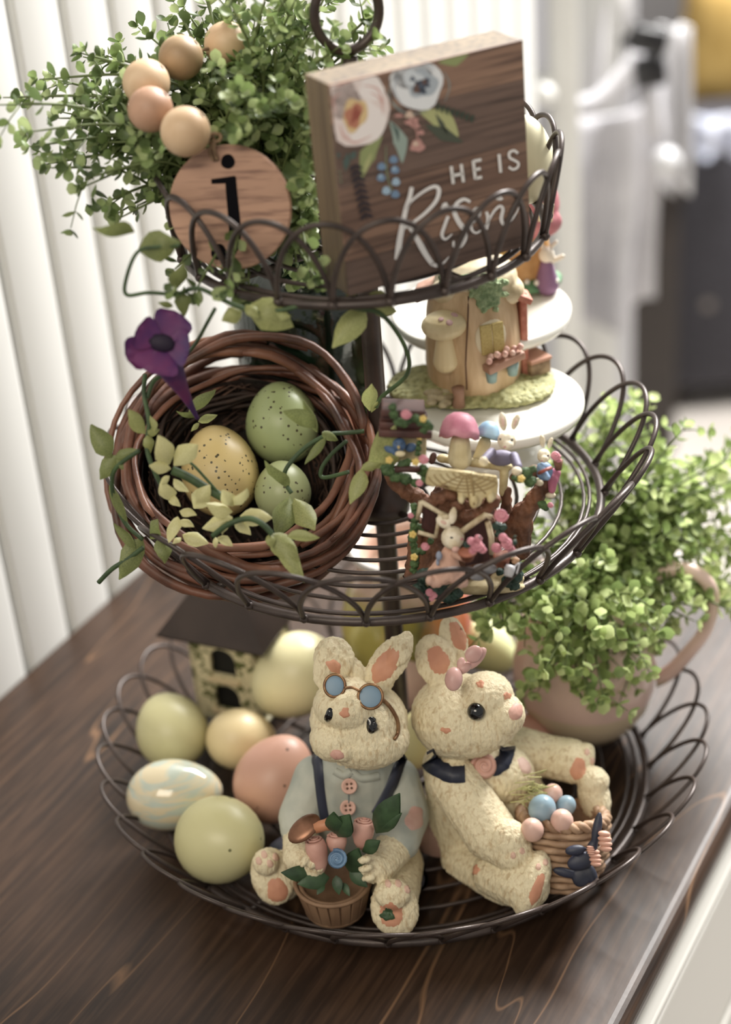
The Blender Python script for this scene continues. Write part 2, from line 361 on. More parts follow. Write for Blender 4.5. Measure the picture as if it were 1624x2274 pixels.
drape('throw_blanket', 'pale blue and white throw spilling over the charcoal sofa back', 'blanket', 1510, 1660, 262, 345, 2.06, mat('pale_blue_throw', 'c3cbe4', .9, 'dfe2ee', 30), 4, .02, -.1, 2)
ck = thing('wooden_chest', 'dark brown wooden chest standing beside the charcoal sofa', 'chest', (.455, 2.0, -.9))
brw = mat('chest_brown', '30251d', .6, '261d17', 10, (1, 1, 6))
MB().box(V((.455, 2.0, -.63)), .18, .24, .48, bev=.01).build('body', brw, ck); MB().box(V((.455, 2.0, -.375)), .195, .26, .03, bev=.006).build('lid', brw, ck)
MB().box(V((1.62, 3.6, .0)), .5, .1, 2.0, bev=.01).build('curtain', mat('brown_curtain', '4d3b33', .9, '3a2c26', 8, (12, 1, 1)), None, origin=(1.62, 3.6, -.9)); tag(bpy.data.objects['curtain'], 'brown curtain hanging at the far wall behind the mustard cushion', 'curtain')

# ------------------------------------------------------------------ eggs
def egg(name, label, px, py, Y, lr, wr, d, m, group=None, asym=.16, parent=None, build=True, segu=28):
    """egg of half-length lr and half-width wr (m); narrow end points along d"""
    c = at(px, py, Y) if not isinstance(px, V) else px; q = aim(d); prof = []
    for i in range(19):
        t = pi * i / 18; z = -cos(t); r = sin(t) * (1 - asym * z - .04 * z * z); prof.append((max(r * wr, 1e-5), z * lr))
    mb = MB(); mb.lathe(c, prof, segu, q)
    if not build: return mb
    o = mb.build(name, m, parent, origin=c)
    if label: tag(o, label, 'egg', group)
    return o
def shade(px, py, Y): P = at(px, py, Y); return mpp(P)
EG = 'decorative eggs in the bottom basket'
green = mat('egg_green', 'cbc48c', .38, spots='6d6a3a', spot_scale=120, spot_t=.13, col2='c2bb80', scale=12, bump=.00003, bscale=700)
green2 = mat('egg_green_deep', 'c2bb84', .4, spots='7a7a48', spot_scale=90, spot_t=.08, bump=.00003, bscale=700)
cream = mat('egg_cream', 'd6bf8a', .42, spots='8a6a40', spot_scale=130, spot_t=.1, bump=.00003, bscale=700)
pink = mat('egg_pink', 'c9937c', .42, spots='5a3a2e', spot_scale=140, spot_t=.13, bump=.00003, bscale=700)
lime = mat('egg_lime', 'dcd29c', .36, spots='8a8550', spot_scale=90, spot_t=.08, bump=.00003, bscale=700)
marb = mat('egg_marbled', 'b9c4b4', .12, 'd9c8a0', 60, (.5, 1, 3.5), lo=.45, hi=.56, distort=1.2, coat=.6)
k = .000245
egg('egg', 'speckled pale green egg lying front left in the bottom basket', 490, 1865, -.079, 107 * k, 97 * k, (.7, -.55, .35), green, EG, .08)
egg('egg', 'glossy marbled mint and cream egg at the left of the bottom basket', 388, 1764, -.035, 113 * k, 82 * k, (1, -.05, .06), marb, EG, .12)
egg('egg', 'plain olive green egg behind the marbled egg', 381, 1622, .023, 92 * .000255, 84 * .000255, (-.3, .6, .5), green2, EG, .08)
egg('egg', 'small beige egg between the olive and the dusty pink egg', 537, 1642, .014, 88 * k, 74 * k, (.9, .2, -.35), cream, EG, .1)
egg('egg', 'dusty pink speckled egg touching the blue shirt rabbit', 612, 1728, -.031, 108 * k, 92 * k, (.55, .3, .8), pink, EG, .12)
egg('egg', 'large yellow green egg right of the black roofed lantern', 654, 1502, .048, 113 * .000259, 96 * .000259, (-.75, -.1, -.55), lime, EG, .1)
egg('egg', 'bright lime egg behind the hair bow of the cream rabbit', 1078, 1432, .088, 90 * .00026, 62 * .00026, (.7, -.1, -.75), mat('egg_bright', 'e0e6a4', .36), EG, .1)
egg('egg', 'pale pink egg standing between the two rabbits', 905, 1505, .050, 90 * .00025, 62 * .00025, (0, 0, 1), mat('egg_blush', 'dcb4a4', .42), EG, .1)
egg('egg', 'yellow cream egg low between the two rabbits', 930, 1640, -.019, 78 * .00025, 52 * .00025, (.2, 0, 1), mat('egg_butter', 'dccf8e', .42), EG, .1)
egg('egg', 'coral pink egg half hidden behind the cream rabbit by the pitcher', 1172, 1632, .006, 62 * .00025, 46 * .00025, (.6, 0, -.4), mat('egg_coral', 'd89a86', .42), EG, .1)
egg('egg', 'pale yellow egg standing behind the wooden block sign', 1166, 355, .020, 104 * .000215, 68 * .000215, (.0, .1, 1), mat('egg_pale_yellow', 'efe7bc', .42), None, .1)
# ------------------------------------------------------------------ wooden block sign
def Z1(x, y): return (x / 2.32, y / 2.32)
def Z2(x, y): return (640 + x / 2.5375, y / 2.5375)
SO = V((-.0096, -.0870, .3556)); SR = rotz(.4525) @ M.Rotation(-.028, 3, 'X'); SW, SH, ST = .0966, .0959, .0238
sX, sY, sZ = SR.col[0], SR.col[1], SR.col[2]
def swood(name, c1, c2, c3, ax='x'):
    m = mat(name, c1, .6, bump=.00012, bscale=1, bstretch=(60, 300, 420)); nt = m.node_tree; N = nt.nodes; L = nt.links; b = N['Principled BSDF']
    tc = N.new('ShaderNodeTexCoord'); st_ = {'x': ((14, 200, 330), (4, 30, 42)), 'z': ((260, 300, 9), (40, 30, 3))}[ax]
    outs = []
    for sc_ in st_:
        mp = N.new('ShaderNodeMapping'); mp.inputs['Scale'].default_value = sc_; L.new(tc.outputs['Object'], mp.inputs[0])
        t = N.new('ShaderNodeTexNoise'); t.inputs['Scale'].default_value = 1; t.inputs['Detail'].default_value = 5; L.new(mp.outputs[0], t.inputs[0]); outs.append(t.outputs[0])
    r = N.new('ShaderNodeValToRGB'); e = r.color_ramp.elements; e[0].position = .33; e[1].position = .66; e[0].color = srgb(c2); e[1].color = srgb(c1); L.new(outs[1], r.inputs[0])
    r2 = N.new('ShaderNodeValToRGB'); e = r2.color_ramp.elements; e[0].position = .33; e[1].position = .52; e[0].color = (.85, .85, .85, 1); e[1].color = (0, 0, 0, 1); L.new(outs[0], r2.inputs[0])
    x = N.new('ShaderNodeMix'); x.data_type = 'RGBA'; L.new(r2.outputs[0], x.inputs[0]); L.new(r.outputs[0], x.inputs[6]); x.inputs[7].default_value = srgb(c3)
    L.new(x.outputs[2], b.inputs['Base Color']); return m
sgn = bpy.data.objects.new('block_sign', None); C.objects.link(sgn); sgn.empty_display_size = .01
tag(sgn, 'square dark stained wooden block sign with painted flowers and white lettering HE IS Risen', 'sign'); sgn.location = SO; sgn.rotation_mode = 'XYZ'; sgn.rotation_euler = SR.to_euler(); WL[sgn] = SO
def sp_(P): return SR.transposed() @ (V(P) - SO)
def sbuild(mb, name, m, label=None, smooth=False):
    mb2 = MB(); mb2.v = [sp_(q) + SO for q in mb.v]; mb2.f = mb.f; return mb2.build(name, m, sgn, smooth, label)
swm = swood('sign_wood', '94705a', '6e5042', '4c372e'); swb = swood('sign_side_wood', '7f6b4e', '66533c', '4a3a2c', 'z')
n_st = 1
mb = MB(); mb.box(SO + sX * SW / 2 + sY * (ST / 2 + .0007) + sZ * SH / 2, SW, ST - .0014, SH, SR, bev=.0007); sbuild(mb, 'block', swb)
hs = [0, .17, .3, .52, .66, .82, 1]
swms = [swm, swood('sign_wood_dark', '7c6052', '5e483e', '42322b'), swood('sign_wood_light', 'a27a60', '7d5b4a', '553d33')]
for i in range(6):
    a, b_ = hs[i] * SH, hs[i + 1] * SH
    mb = MB(); mb.box(SO + sX * SW / 2 + sY * .0008 + sZ * (a + b_) / 2, SW - .0003, .0016, b_ - a - .00012, SR); sbuild(mb, 'face_stave', swms[(1, 2, 0, 1, 0, 2)[i] if i != 4 else 1])
def SF(x, y, lift=.0002):
    px, py = Z2(x, y); d = ray(px, py); t = (SO - CP).dot(sY) / d.dot(sY); P = CP + d * t
    q = sp_(P); q.x = min(max(q.x, .0004), SW - .0004); q.z = min(max(q.z, .0004), SH - .0004); return SO + SR @ V((q.x, -lift, q.z))
def paintm(h): return mat('paint_' + h, h, .6, bump=.00005, bscale=1500)
def ribbon(mb, pts, w, lift, proj=None, n=6):
    proj = proj or SF; p = spline([V((a, b_, 0)) for a, b_ in pts], n); m_ = len(p); L_, Rr = [], []
    for i in range(m_):
        t = (p[min(i + 1, m_ - 1)] - p[max(i - 1, 0)]); t = t.normalized() if t.length else V((1, 0, 0)); nn_ = V((-t.y, t.x, 0)); f = i / (m_ - 1)
        ww = (w if not isinstance(w, tuple) else (w[0] + (w[1] - w[0]) * f * 2 if f < .5 else w[1] + (w[2] - w[1]) * (f - .5) * 2)) / 2
        q = p[i] + nn_ * ww; L_.append(proj(q.x, q.y, lift)); q = p[i] - nn_ * ww; Rr.append(proj(q.x, q.y, lift))
    mb.add(L_ + Rr, [(i, i + 1, m_ + i + 1, m_ + i) for i in range(m_ - 1)])
def pblob(mb, cx, cy, rx, ry, lift, wob=.08, rot=0, seed=0, n=22, proj=None):
    proj = proj or SF; pts = [proj(cx, cy, lift)]
    for i in range(n):
        a = 2 * pi * i / n; r = 1 + wob * sin(3 * a + seed) + wob * .7 * sin(5 * a + 2 * seed + 1); x = rx * r * cos(a); y = ry * r * sin(a)
        pts.append(proj(cx + x * cos(rot) - y * sin(rot), cy + x * sin(rot) + y * cos(rot), lift))
    mb.add(pts, [(0, 1 + i, 1 + (i + 1) % n) for i in range(n)])
def leafp(mb, x0, y0, x1, y1, w, lift, bend=0, proj=None):
    mx, my = (x0 + x1) / 2 - (y1 - y0) * bend, (y0 + y1) / 2 + (x1 - x0) * bend; ribbon(mb, [(x0, y0), (mx, my), (x1, y1)], (2, w, 1), lift, proj)
LY = [0]
def layer(name, h, fn):
    LY[0] += 1; mb = MB(); fn(mb, .00012 + .00003 * LY[0]); sbuild(mb, name, paintm(h))
P2 = layer
def P3(name, h, fns):
    for f in fns: layer(name, h, f); LY[0] -= 1
    LY[0] += 1
P3('painted_leaf', '8f9a5c', [lambda m, l: leafp(m, 845, 350, 1020, 300, 62, l, .1), lambda m, l: leafp(m, 530, 765, 415, 1005, 95, l, .1)])
P3('painted_leaf', 'aeb070', [lambda m, l: leafp(m, 740, 630, 960, 770, 130, l, -.12), lambda m, l: leafp(m, 470, 860, 420, 990, 30, l)])
P3('painted_leaf', '4a5140', [lambda m, l: leafp(m, 770, 700, 985, 802, 78, l, .02), lambda m, l: leafp(m, 830, 640, 900, 760, 30, l)])
P2('painted_leaf', '93a69a', lambda m, l: leafp(m, 572, 680, 642, 920, 85, l, -.1))
P3('painted_leaf', '4a5f58', [lambda m, l, q=q: leafp(m, *q[:5], l, q[5]) for q in ((580, 690, 620, 800, 24, -.1), (335, 860, 320, 965, 40, 0), (380, 850, 350, 900, 40, 0), (290, 860, 270, 890, 30, 0), (480, 400, 525, 388, 22, 0))])
P2('painted_rose', 'e9d6d0', lambda m, l: (pblob(m, 395, 615, 170, 218, l, .05, 0, 1), pblob(m, 300, 560, 110, 120, l)))
P2('painted_rose', 'f1e6e2', lambda m, l: (pblob(m, 440, 690, 105, 120, l, .07, .3, 2), pblob(m, 470, 500, 70, 70, l, .06)))
P2('painted_rose', 'd9a49a', lambda m, l: [ribbon(m, q, (3, 12, 2), l) for q in ([(420, 480), (500, 500), (540, 590)], [(265, 500), (300, 470), (360, 460)], [(270, 640), (255, 560), (300, 520)], [(300, 770), (380, 800), (470, 760)], [(460, 520), (520, 560), (530, 650)], [(290, 700), (310, 760), (350, 780)])])
P2('painted_rose', 'e0bd80', lambda m, l: pblob(m, 375, 645, 68, 95, l, .1, .25, 3))
P2('painted_rose', 'c4785a', lambda m, l: pblob(m, 368, 650, 45, 72, l, .16, .3, 5))
P2('painted_rose', 'a54e3c', lambda m, l: pblob(m, 380, 645, 24, 42, l, .25, .3, 2))
P2('painted_anemone', 'e2e4e7', lambda m, l: (pblob(m, 725, 475, 148, 142, l, .06, 0, 4), pblob(m, 700, 420, 110, 90, l, .05)))
P2('painted_anemone', 'a9b3bd', lambda m, l: (pblob(m, 755, 470, 85, 80, l, .1, 0, 1), ribbon(m, [(640, 380), (700, 350), (790, 365), (820, 400)], (3, 14, 3), l), ribbon(m, [(620, 420), (595, 500), (640, 590)], (3, 10, 3), l)))
P2('painted_anemone', 'ccd3da', lambda m, l: pblob(m, 700, 440, 60, 45, l, .12, .3, 2))
P2('painted_anemone', '4b5568', lambda m, l: [pblob(m, 740 + 42 * cos(i), 478 + 38 * sin(i * 1.7), 15, 13, l, .2, i, i) for i in range(9)] + [pblob(m, 742, 478, 30, 26, l, .2)])
P2('painted_anemone', '6a4a3e', lambda m, l: (pblob(m, 720, 500, 16, 26, l, .25), pblob(m, 765, 460, 12, 16, l, .2)))
P2('painted_outline', '8d9a96', lambda m, l: [ribbon(m, q, (3, 7, 3), l) for q in ([(585, 430), (565, 520), (600, 600), (680, 640), (780, 625)], [(870, 400), (900, 450), (905, 500), (880, 570)], [(570, 470), (575, 560), (640, 620)])])
P2('painted_buds', 'c48a80', lambda m, l: (pblob(m, 700, 690, 40, 28, l, .2, .4), pblob(m, 725, 820, 40, 36, l, .12), pblob(m, 620, 650, 26, 10, l), ribbon(m, [(690, 660), (720, 740), (725, 800)], 8, l), pblob(m, 745, 745, 20, 14, l)))
P2('painted_buds', 'd8b8a0', lambda m, l: (pblob(m, 680, 645, 24, 20, l, .2), pblob(m, 715, 808, 16, 14, l)))
def sprig(m, l, a, b_, n, s, w):
    dx, dy = b_[0] - a[0], b_[1] - a[1]; L_ = math.hypot(dx, dy); ux, uy = dx / L_, dy / L_; ribbon(m, [a, b_], 5, l)
    for i in range(n):
        f = i / n; x, y = a[0] + dx * f, a[1] + dy * f
        for sd in (-1, 1): leafp(m, x, y, x + (ux * .8 - uy * sd) * s, y + (uy * .8 + ux * sd) * s, w, l)
P2('painted_sprig', '2c2530', lambda m, l: sprig(m, l, (372, 925), (440, 1235), 9, 38, 20))
P2('painted_sprig', '34493a', lambda m, l: (sprig(m, l, (830, 598), (1050, 672), 8, 24, 15)))
P2('painted_sprig', '7c8a68', lambda m, l: (ribbon(m, [(547, 820), (548, 920), (560, 1010), (592, 1092)], (5, 9, 5), l), sprig(m, l, (275, 960), (285, 1040), 3, 18, 12)))
P3('painted_berry', '6f8fb2', [lambda m, l, a=a, b_=b_: pblob(m, a, b_, 24, 22, l, .06) for a, b_ in ((590, 897), (522, 936), (598, 955), (520, 998), (600, 1092))])
P3('painted_berry', '9dbbd3', [lambda m, l, a=a, b_=b_, r=r: pblob(m, a, b_, r, r, l, .06) for a, b_, r in ((603, 1022, 23), (549, 1072, 24), (592, 948, 10), (515, 990, 9))])
def he_is(m, l):
    for q in ([(914, 934), (926, 1034)], [(970, 922), (983, 1024)], [(920, 988), (980, 976)], [(1038, 902), (1050, 1008)], [(1040, 906), (1084, 897)], [(1045, 955), (1080, 947)], [(1050, 1003), (1088, 995)], [(1183, 866), (1193, 970)]): ribbon(m, q, 17, l)
    ribbon(m, [(1290, 862), (1268, 846), (1242, 858), (1244, 886), (1268, 900), (1292, 916), (1288, 940), (1262, 952), (1238, 938)], 15, l)
P2('lettering', 'e6e2de', he_is)
def risen(m, l):
    for q, w_ in (([(692, 1052), (680, 1110), (660, 1170), (645, 1240), (622, 1360), (612, 1460)], (22, 26, 36)), ([(655, 1180), (690, 1130), (760, 1075), (820, 1048), (845, 1070), (828, 1130), (770, 1195), (700, 1250), (645, 1285)], (8, 24, 14)),
                  ([(672, 1262), (720, 1340), (770, 1430), (812, 1490)], (20, 34, 26)), ([(800, 1480), (835, 1494), (870, 1478), (902, 1442)], (24, 18, 3)),
                  ([(897, 1215), (878, 1265), (862, 1320), (882, 1345), (920, 1315)], (18, 20, 6)), ([(1022, 1135), (985, 1120), (945, 1145), (932, 1190), (955, 1245), (985, 1290), (992, 1340), (965, 1385), (930, 1385), (928, 1355)], (16, 30, 12)),
                  ([(1020, 1265), (1065, 1225), (1078, 1180), (1052, 1175), (1028, 1225), (1030, 1290), (1062, 1308), (1112, 1262)], (10, 22, 8)),
                  ([(1112, 1190), (1122, 1230), (1112, 1290)], (16, 22, 18)), ([(1116, 1262), (1150, 1195), (1185, 1160), (1205, 1175), (1196, 1230), (1212, 1262), (1250, 1240), (1285, 1190), (1308, 1130)], (12, 22, 4))): ribbon(m, q, w_, l, n=8)
    pblob(m, 880, 1160, 22, 20, l, .15); pblob(m, 1187, 1114, 18, 14, l, .15)
P2('lettering', 'ece8e6', risen)

# ------------------------------------------------------------------ bead garland with round letter tag
tc_ = at(510, 462, -.046); TD = (CP - tc_).normalized(); TD = (TD + V((-.22, 0, -.10))).normalized(); TQ = face(TD)
tr = 138 * mpp(tc_)
gar = thing('bead_garland', 'string of round wooden beads ending in a round wooden tag with black letter j', 'garland', tc_)
twood = mat('tag_wood', 'b78a70', .6, bump=.0001, bscale=1, bstretch=(60, 200, 500)); wt = twood.node_tree
twood = swood('tag_veneer', 'bd8d70', 'a67a60', '7c5443')
mb = MB(); q2 = TQ @ M.Rotation(pi / 2, 3, 'X'); mb.lathe(tc_, [(1e-5, .0), (tr - .0006, 0), (tr, -.0006), (tr, -.0040), (tr - .0006, -.0046), (1e-5, -.0046)], 64, TQ @ M.Rotation(pi / 2, 3, 'X'))
tg = mb.build('tag', twood, gar, smooth=False)
def TF(x, y, lift=.0002):
    px, py = Z1(x, y); d = ray(px, py); t = (tc_ - CP).dot(TD) / d.dot(TD); return CP + d * t + TD * lift
ink = mat('black_ink', '0c0b10', .9, spec=.1)
mb = MB(); pblob(mb, 1175, 832, 36, 38, .0003, .02, proj=TF); ribbon(mb, [(1090, 935), (1150, 930), (1212, 922)], (24, 30, 34), .0003, TF)
ribbon(mb, [(1188, 912), (1195, 1000), (1205, 1100), (1212, 1200), (1210, 1260), (1190, 1310), (1150, 1335)], (56, 62, 24), .00033, TF, 8)
pblob(mb, 1128, 1298, 40, 42, .0004, .03, proj=TF); mb.build('letter', ink, tg, smooth=False)
mb = MB(); pblob(mb, 1113, 818, 14, 14, .00025, 0, proj=TF); mb.build('hole', mat('hole_dark', '2a1a12', .8), tg)
bw = [mat('bead_wood', 'd6b48c', .5, 'c39c72', 30, (1, 4, 1), bump=.00005, bscale=300), mat('bead_wood_pink', 'bf8f70', .5, 'a87a5c', 30, (1, 4, 1)), mat('bead_wood_tan', 'b08f66', .5, '94744f', 30, (1, 4, 1))]
bc = []
for px, py, r, Y, mi in ((412, 292, 56, -.045, 0), (334, 243, 51, -.028, 1), (325, 184, 53, -.008, 0), (402, 128, 50, .012, 2), (503, 98, 50, .03, 0)):
    c = at(px, py, Y); r_ = r * mpp(c); bc.append(c); d = (at(px + 20, py - 20, Y) - c)
    MB().lathe(c, [(r_ * .12, -r_ * .96)] + [(r_ * sin(pi * i / 16), -r_ * cos(pi * i / 16)) for i in range(1, 16)] + [(r_ * .12, r_ * .96)], 26, aim(d)).build('bead', bw[mi], gar)
tw = mat('jute_twine', '9a7a58', .9, '6f5338', 300, bump=.0002, bscale=900)
mb = MB(); h0 = TF(1113, 818, .001)
for dx in (-.0009, .0009):
    mb.tube(spline([h0 + V((0, .004, 0)), h0 + TD * .001 + V((dx, 0, 0)), TF(1100, 770, .003) + V((dx, 0, 0)), TF(1110, 715, .003), TF(1070, 700, .0) , bc[0]], 6), .0009, 6)
mb.tube(spline([TF(1085, 735, .003), TF(1140, 720, .003), TF(1135, 690, .002), TF(1095, 690, .003), TF(1050, 715, .003)], 6), .0009, 6)
mb.tube(spline(bc, 8), .0008, 6); mb.build('twine', tw, gar)

# ------------------------------------------------------------------ greenery
def leafmat(name, c1, c2, tr_=.35, rough=.45):
    m = mat(name, c1, rough, c2, 35, lo=.3, hi=.7); nt = m.node_tree; N = nt.nodes; L = nt.links; b = N['Principled BSDF']; out = N['Material Output']
    t = N.new('ShaderNodeBsdfTranslucent'); mx = N.new('ShaderNodeMixShader'); mx.inputs[0].default_value = tr_
    src = b.inputs['Base Color'].links[0].from_socket; L.new(src, t.inputs[0]); L.new(b.outputs[0], mx.inputs[1]); L.new(t.outputs[0], mx.inputs[2]); L.new(mx.outputs[0], out.inputs[0]); return m
def leaf_shape(w=.42, cup=.12, pointed=0, n=5):
    """leaf along +Z, length 1, width 2w, both sides closed with a little thickness; X across, Y = up face"""
    vs = []; fs = []; row = []
    for i in range(n + 1):
        t = i / n
        if pointed: hw = w * (sin(pi * t ** .8) ** .9 if 0 < t < 1 else 0) + .015 * (1 - t)
        else: hw = w * (sin(pi * min(1, max(0, (t - .02)))) ** .55 if 0 < t < 1 else 0) * (.35 + .65 * min(1, t * 2.1)) + .02
        hw = max(hw, .012); y = cup * (t - .5) ** 2 * 1.5
        row.append((len(vs))); vs += [V((-hw, y + cup * hw * 1.2, t)), V((0, y, t)), V((hw, y + cup * hw * 1.2, t))]
    for i in range(n): a = 3 * i; fs += [(a, a + 1, a + 4, a + 3), (a + 1, a + 2, a + 5, a + 4)]
    return vs, fs
def put_leaf(LS, P, d, nrm, size):
    z = V(d).normalized(); y = (V(nrm) - z * V(nrm).dot(z))
    y = y.normalized() if y.length > 1e-4 else z.orthogonal().normalized(); x = y.cross(z); return M(((x.x * size, y.x * size, z.x * size, P.x), (x.y * size, y.y * size, z.y * size, P.y), (x.z * size, y.z * size, z.z * size, P.z), (0, 0, 0, 1)))
def shrub(name, label, cat, base, ends, rnd, mats_, stemm, leaf=(.0062, .0022), step=.0065, group=None, spread=.012, droop=.0, thing_=None):
    root = thing_ or thing(name, label, cat, base); inst = []; smb = MB()
    for E_ in ends:
        B = V(base) + V((rnd.gauss(0, spread), rnd.gauss(0, spread), 0)); E_ = V(E_); mid = B.lerp(E_, .55) + V((0, 0, (E_ - B).length * (.16 + .05 * rnd.random()))) ; 
        pts = spline([B, B.lerp(mid, .5) + V((rnd.gauss(0, .004), rnd.gauss(0, .004), .004)), mid, E_ + V((0, 0, -droop))], 9); smb.tube(pts, [.0007] * (len(pts) - 4) + [.0006, .0005, .0004, .0003], 5)
        acc = 0; tw_ = rnd.random() * 6; k = 0
        for i in range(1, len(pts)):
            seg = (pts[i] - pts[i - 1]); acc += seg.length
            if acc > step and i > 3:
                acc = 0; k += 1; t = seg.normalized(); o1 = t.orthogonal().normalized(); a = tw_ + k * pi / 2 + rnd.gauss(0, .3)
                for sd in (0, pi):
                    dr = (o1 * cos(a + sd) + t.cross(o1) * sin(a + sd)); dd = (dr * 1.0 + t * (.55 + .3 * rnd.random()) + V((0, 0, .15))).normalized(); nn_ = (t * .9 - dr * .3 + V((rnd.gauss(0, .3), rnd.gauss(0, .3), .4)))
                    st0 = pts[i] + dr * .0005; s_ = max(leaf[0] + rnd.gauss(0, leaf[1] * .4), leaf[0] * .55); inst.append((put_leaf(None, st0 + dd * .0012, dd, nn_, s_), len(inst) % len(mats_)))
                if rnd.random() < .28:      # side twig with its own leaves
                    dr = (o1 * cos(a + 1.5) + t.cross(o1) * sin(a + 1.5)); q0 = pts[i]; q1 = q0 + (dr + t * .8).normalized() * (.010 + .010 * rnd.random()); smb.tube([q0, q0.lerp(q1, .5) + V((0, 0, .001)), q1], [.0005, .0004, .0003], 4)
                    for f in (.55, 1):
                        for sd in (0, 2.1, 4.2) if f == 1 else (0, pi):
                            t2 = (q1 - q0).normalized(); oo = t2.orthogonal().normalized(); d2 = (oo * cos(a + sd) + t2.cross(oo) * sin(a + sd) + t2 * .6).normalized()
                            inst.append((put_leaf(None, q0.lerp(q1, f), d2, t2 - oo * .2 + V((0, 0, .4)), leaf[0] * (.7 + .4 * rnd.random())), len(inst) % len(mats_)))
        for sd in (0, 2.1, 4.2):
            t = (pts[-1] - pts[-2]).normalized(); oo = t.orthogonal().normalized(); d2 = (oo * cos(sd) + t.cross(oo) * sin(sd) + t * .9).normalized(); inst.append((put_leaf(None, pts[-1], d2, t + V((0, 0, .3)), leaf[0] * .8), len(inst) % len(mats_)))
    smb.build('stems', stemm, root)['kind'] = 'stuff'
    lv, lf = leaf_shape(.40, .35, 0, 5); base_me = {}
    for mi, m in enumerate(mats_):
        a = MB(); a.add(lv, lf); me = a.mesh('leaf'); me.materials.append(m); base_me[mi] = me
    inst.sort(key=lambda q: (q[0].translation - CP).length_squared + .0 * q[1]); off = M.Translation(-WL[root]); rest = [MB() for _ in mats_]
    for i, (mx_, mi) in enumerate(inst):
        if i < 300:
            o = bpy.data.objects.new('leaf', base_me[mi]); C.objects.link(o); o.parent = root; o.matrix_basis = off @ mx_
        else: rest[mi].add([mx_ @ q for q in lv], lf)
    for mi, mb_ in enumerate(rest):
        if mb_.f: mb_.build('leaves', mats_[mi], root)['kind'] = 'stuff'
    return root
rn = random.Random(5)
lg = [leafmat('leaf_green', '8ea45c', '68823f'), leafmat('leaf_green_light', 'b4c283', '90a65e'), leafmat('leaf_green_dark', '60763e', '485c2e')]
stm = mat('stem_green', '5c6b34', .6)
ends = []
for px, py, Y in ((25, 235, .0), (95, 170, .02), (190, 115, .04), (75, 290, -.02), (110, 370, -.03), (150, 420, -.03), (250, 450, -.02), (130, 255, 0), (190, 200, .03), (240, 120, .05), (215, 330, -.02), (180, 270, 0), (300, 400, -.01), (285, 440, -.02),
                  (330, 80, .05), (400, 10, .06), (450, -60, .06), (540, -50, .07), (620, -20, .05), (700, -60, .06), (790, 20, .03), (815, 90, .02), (760, 100, .02), (690, 60, .03), (590, 60, .04), (520, 30, .06), (460, 60, .06), (360, 140, .06),
                  (560, 150, .0), (620, 120, .0), (650, 230, -.02), (600, 250, -.03), (540, 220, -.03), (660, 330, -.01), (660, 420, -.015), (680, 500, -.02), (665, 560, -.03), (640, 600, -.04), (500, 290, .0), (560, 300, -.01), (690, 380, -.03), (670, 460, -.04), (700, 180, .0), (700, 280, -.02),
                  (415, 640, -.07), (470, 650, -.075), (560, 640, -.06), (400, 590, -.06), (640, 520, -.03), (690, 610, -.05), (510, 650, -.06), (400, 190, .02), (300, 300, .0), (340, 340, -.03), (250, 250, .02), (270, 360, -.01), (640, 20, .07), (730, 10, .06)):
    for _ in range(1 if (330 < px < 660 and py > 280) else 2): ends.append(at(px + rn.gauss(0, 16), py + rn.gauss(0, 16), Y + rn.gauss(0, .012)))
for _ in range(26): ends.append(at(rn.uniform(380, 720), rn.uniform(-30, 400), rn.uniform(-.02, .09)))
shrub('boxwood_plant', 'leafy green artificial boxwood bush filling the left of the top basket', 'plant', (-.048, .012, .356), ends, rn, lg, stm, leaf=(.0068, .0026))

# pitcher with greenery
pc = V((.112, .030, .0136))
pg = thing('pitcher', 'pink and beige glazed pitcher with big handle holding green sprigs', 'pitcher', pc)
m = mat('pitcher_glaze', 'd9b8a8', .25, coat=.4); nt = m.node_tree; N = nt.nodes; L = nt.links
tcn = N.new('ShaderNodeTexCoord'); sx = N.new('ShaderNodeSeparateXYZ'); L.new(tcn.outputs['Object'], sx.inputs[0]); rp = N.new('ShaderNodeValToRGB'); rp.color_ramp.interpolation = 'LINEAR'
mm = N.new('ShaderNodeMath'); mm.operation = 'MULTIPLY'; mm.inputs[1].default_value = 9; L.new(sx.outputs[2], mm.inputs[0]); L.new(mm.outputs[0], rp.inputs[0])
e = rp.color_ramp.elements; e[0].position = .24; e[0].color = srgb('cdb592'); e[1].position = .265; e[1].color = srgb('dbb5a6'); x = e.new(.95); x.color = srgb('e6c3b2'); L.new(rp.outputs[0], N['Principled BSDF'].inputs['Base Color'])
pr = [(1e-5, .002), (.024, .0), (.028, .0015), (.0345, .010), (.0405, .022), (.0428, .034), (.0425, .046), (.0395, .062), (.0358, .078), (.0345, .088), (.0352, .095), (.0362, .098), (.0350, .0985), (.0328, .094), (.0322, .086), (.033, .07), (1e-5, .065)]
mb = MB(); mb.lathe(pc, pr, 48); body = mb.build('body', m, pg)
hp = [pc + V(q) for q in ((.034, .0, .088), (.046, .0, .103), (.062, -.004, .104), (.073, -.006, .090), (.071, -.006, .066), (.060, -.004, .046), (.050, -.002, .032), (.041, 0, .026))]
mb = MB(); hp = spline(hp, 5); n0 = len(mb.v); mb.tube(hp, [.0052 - .0012 * sin(pi * i / (len(hp) - 1)) for i in range(len(hp))], 12); mb.build('handle', m, pg)
ends = []
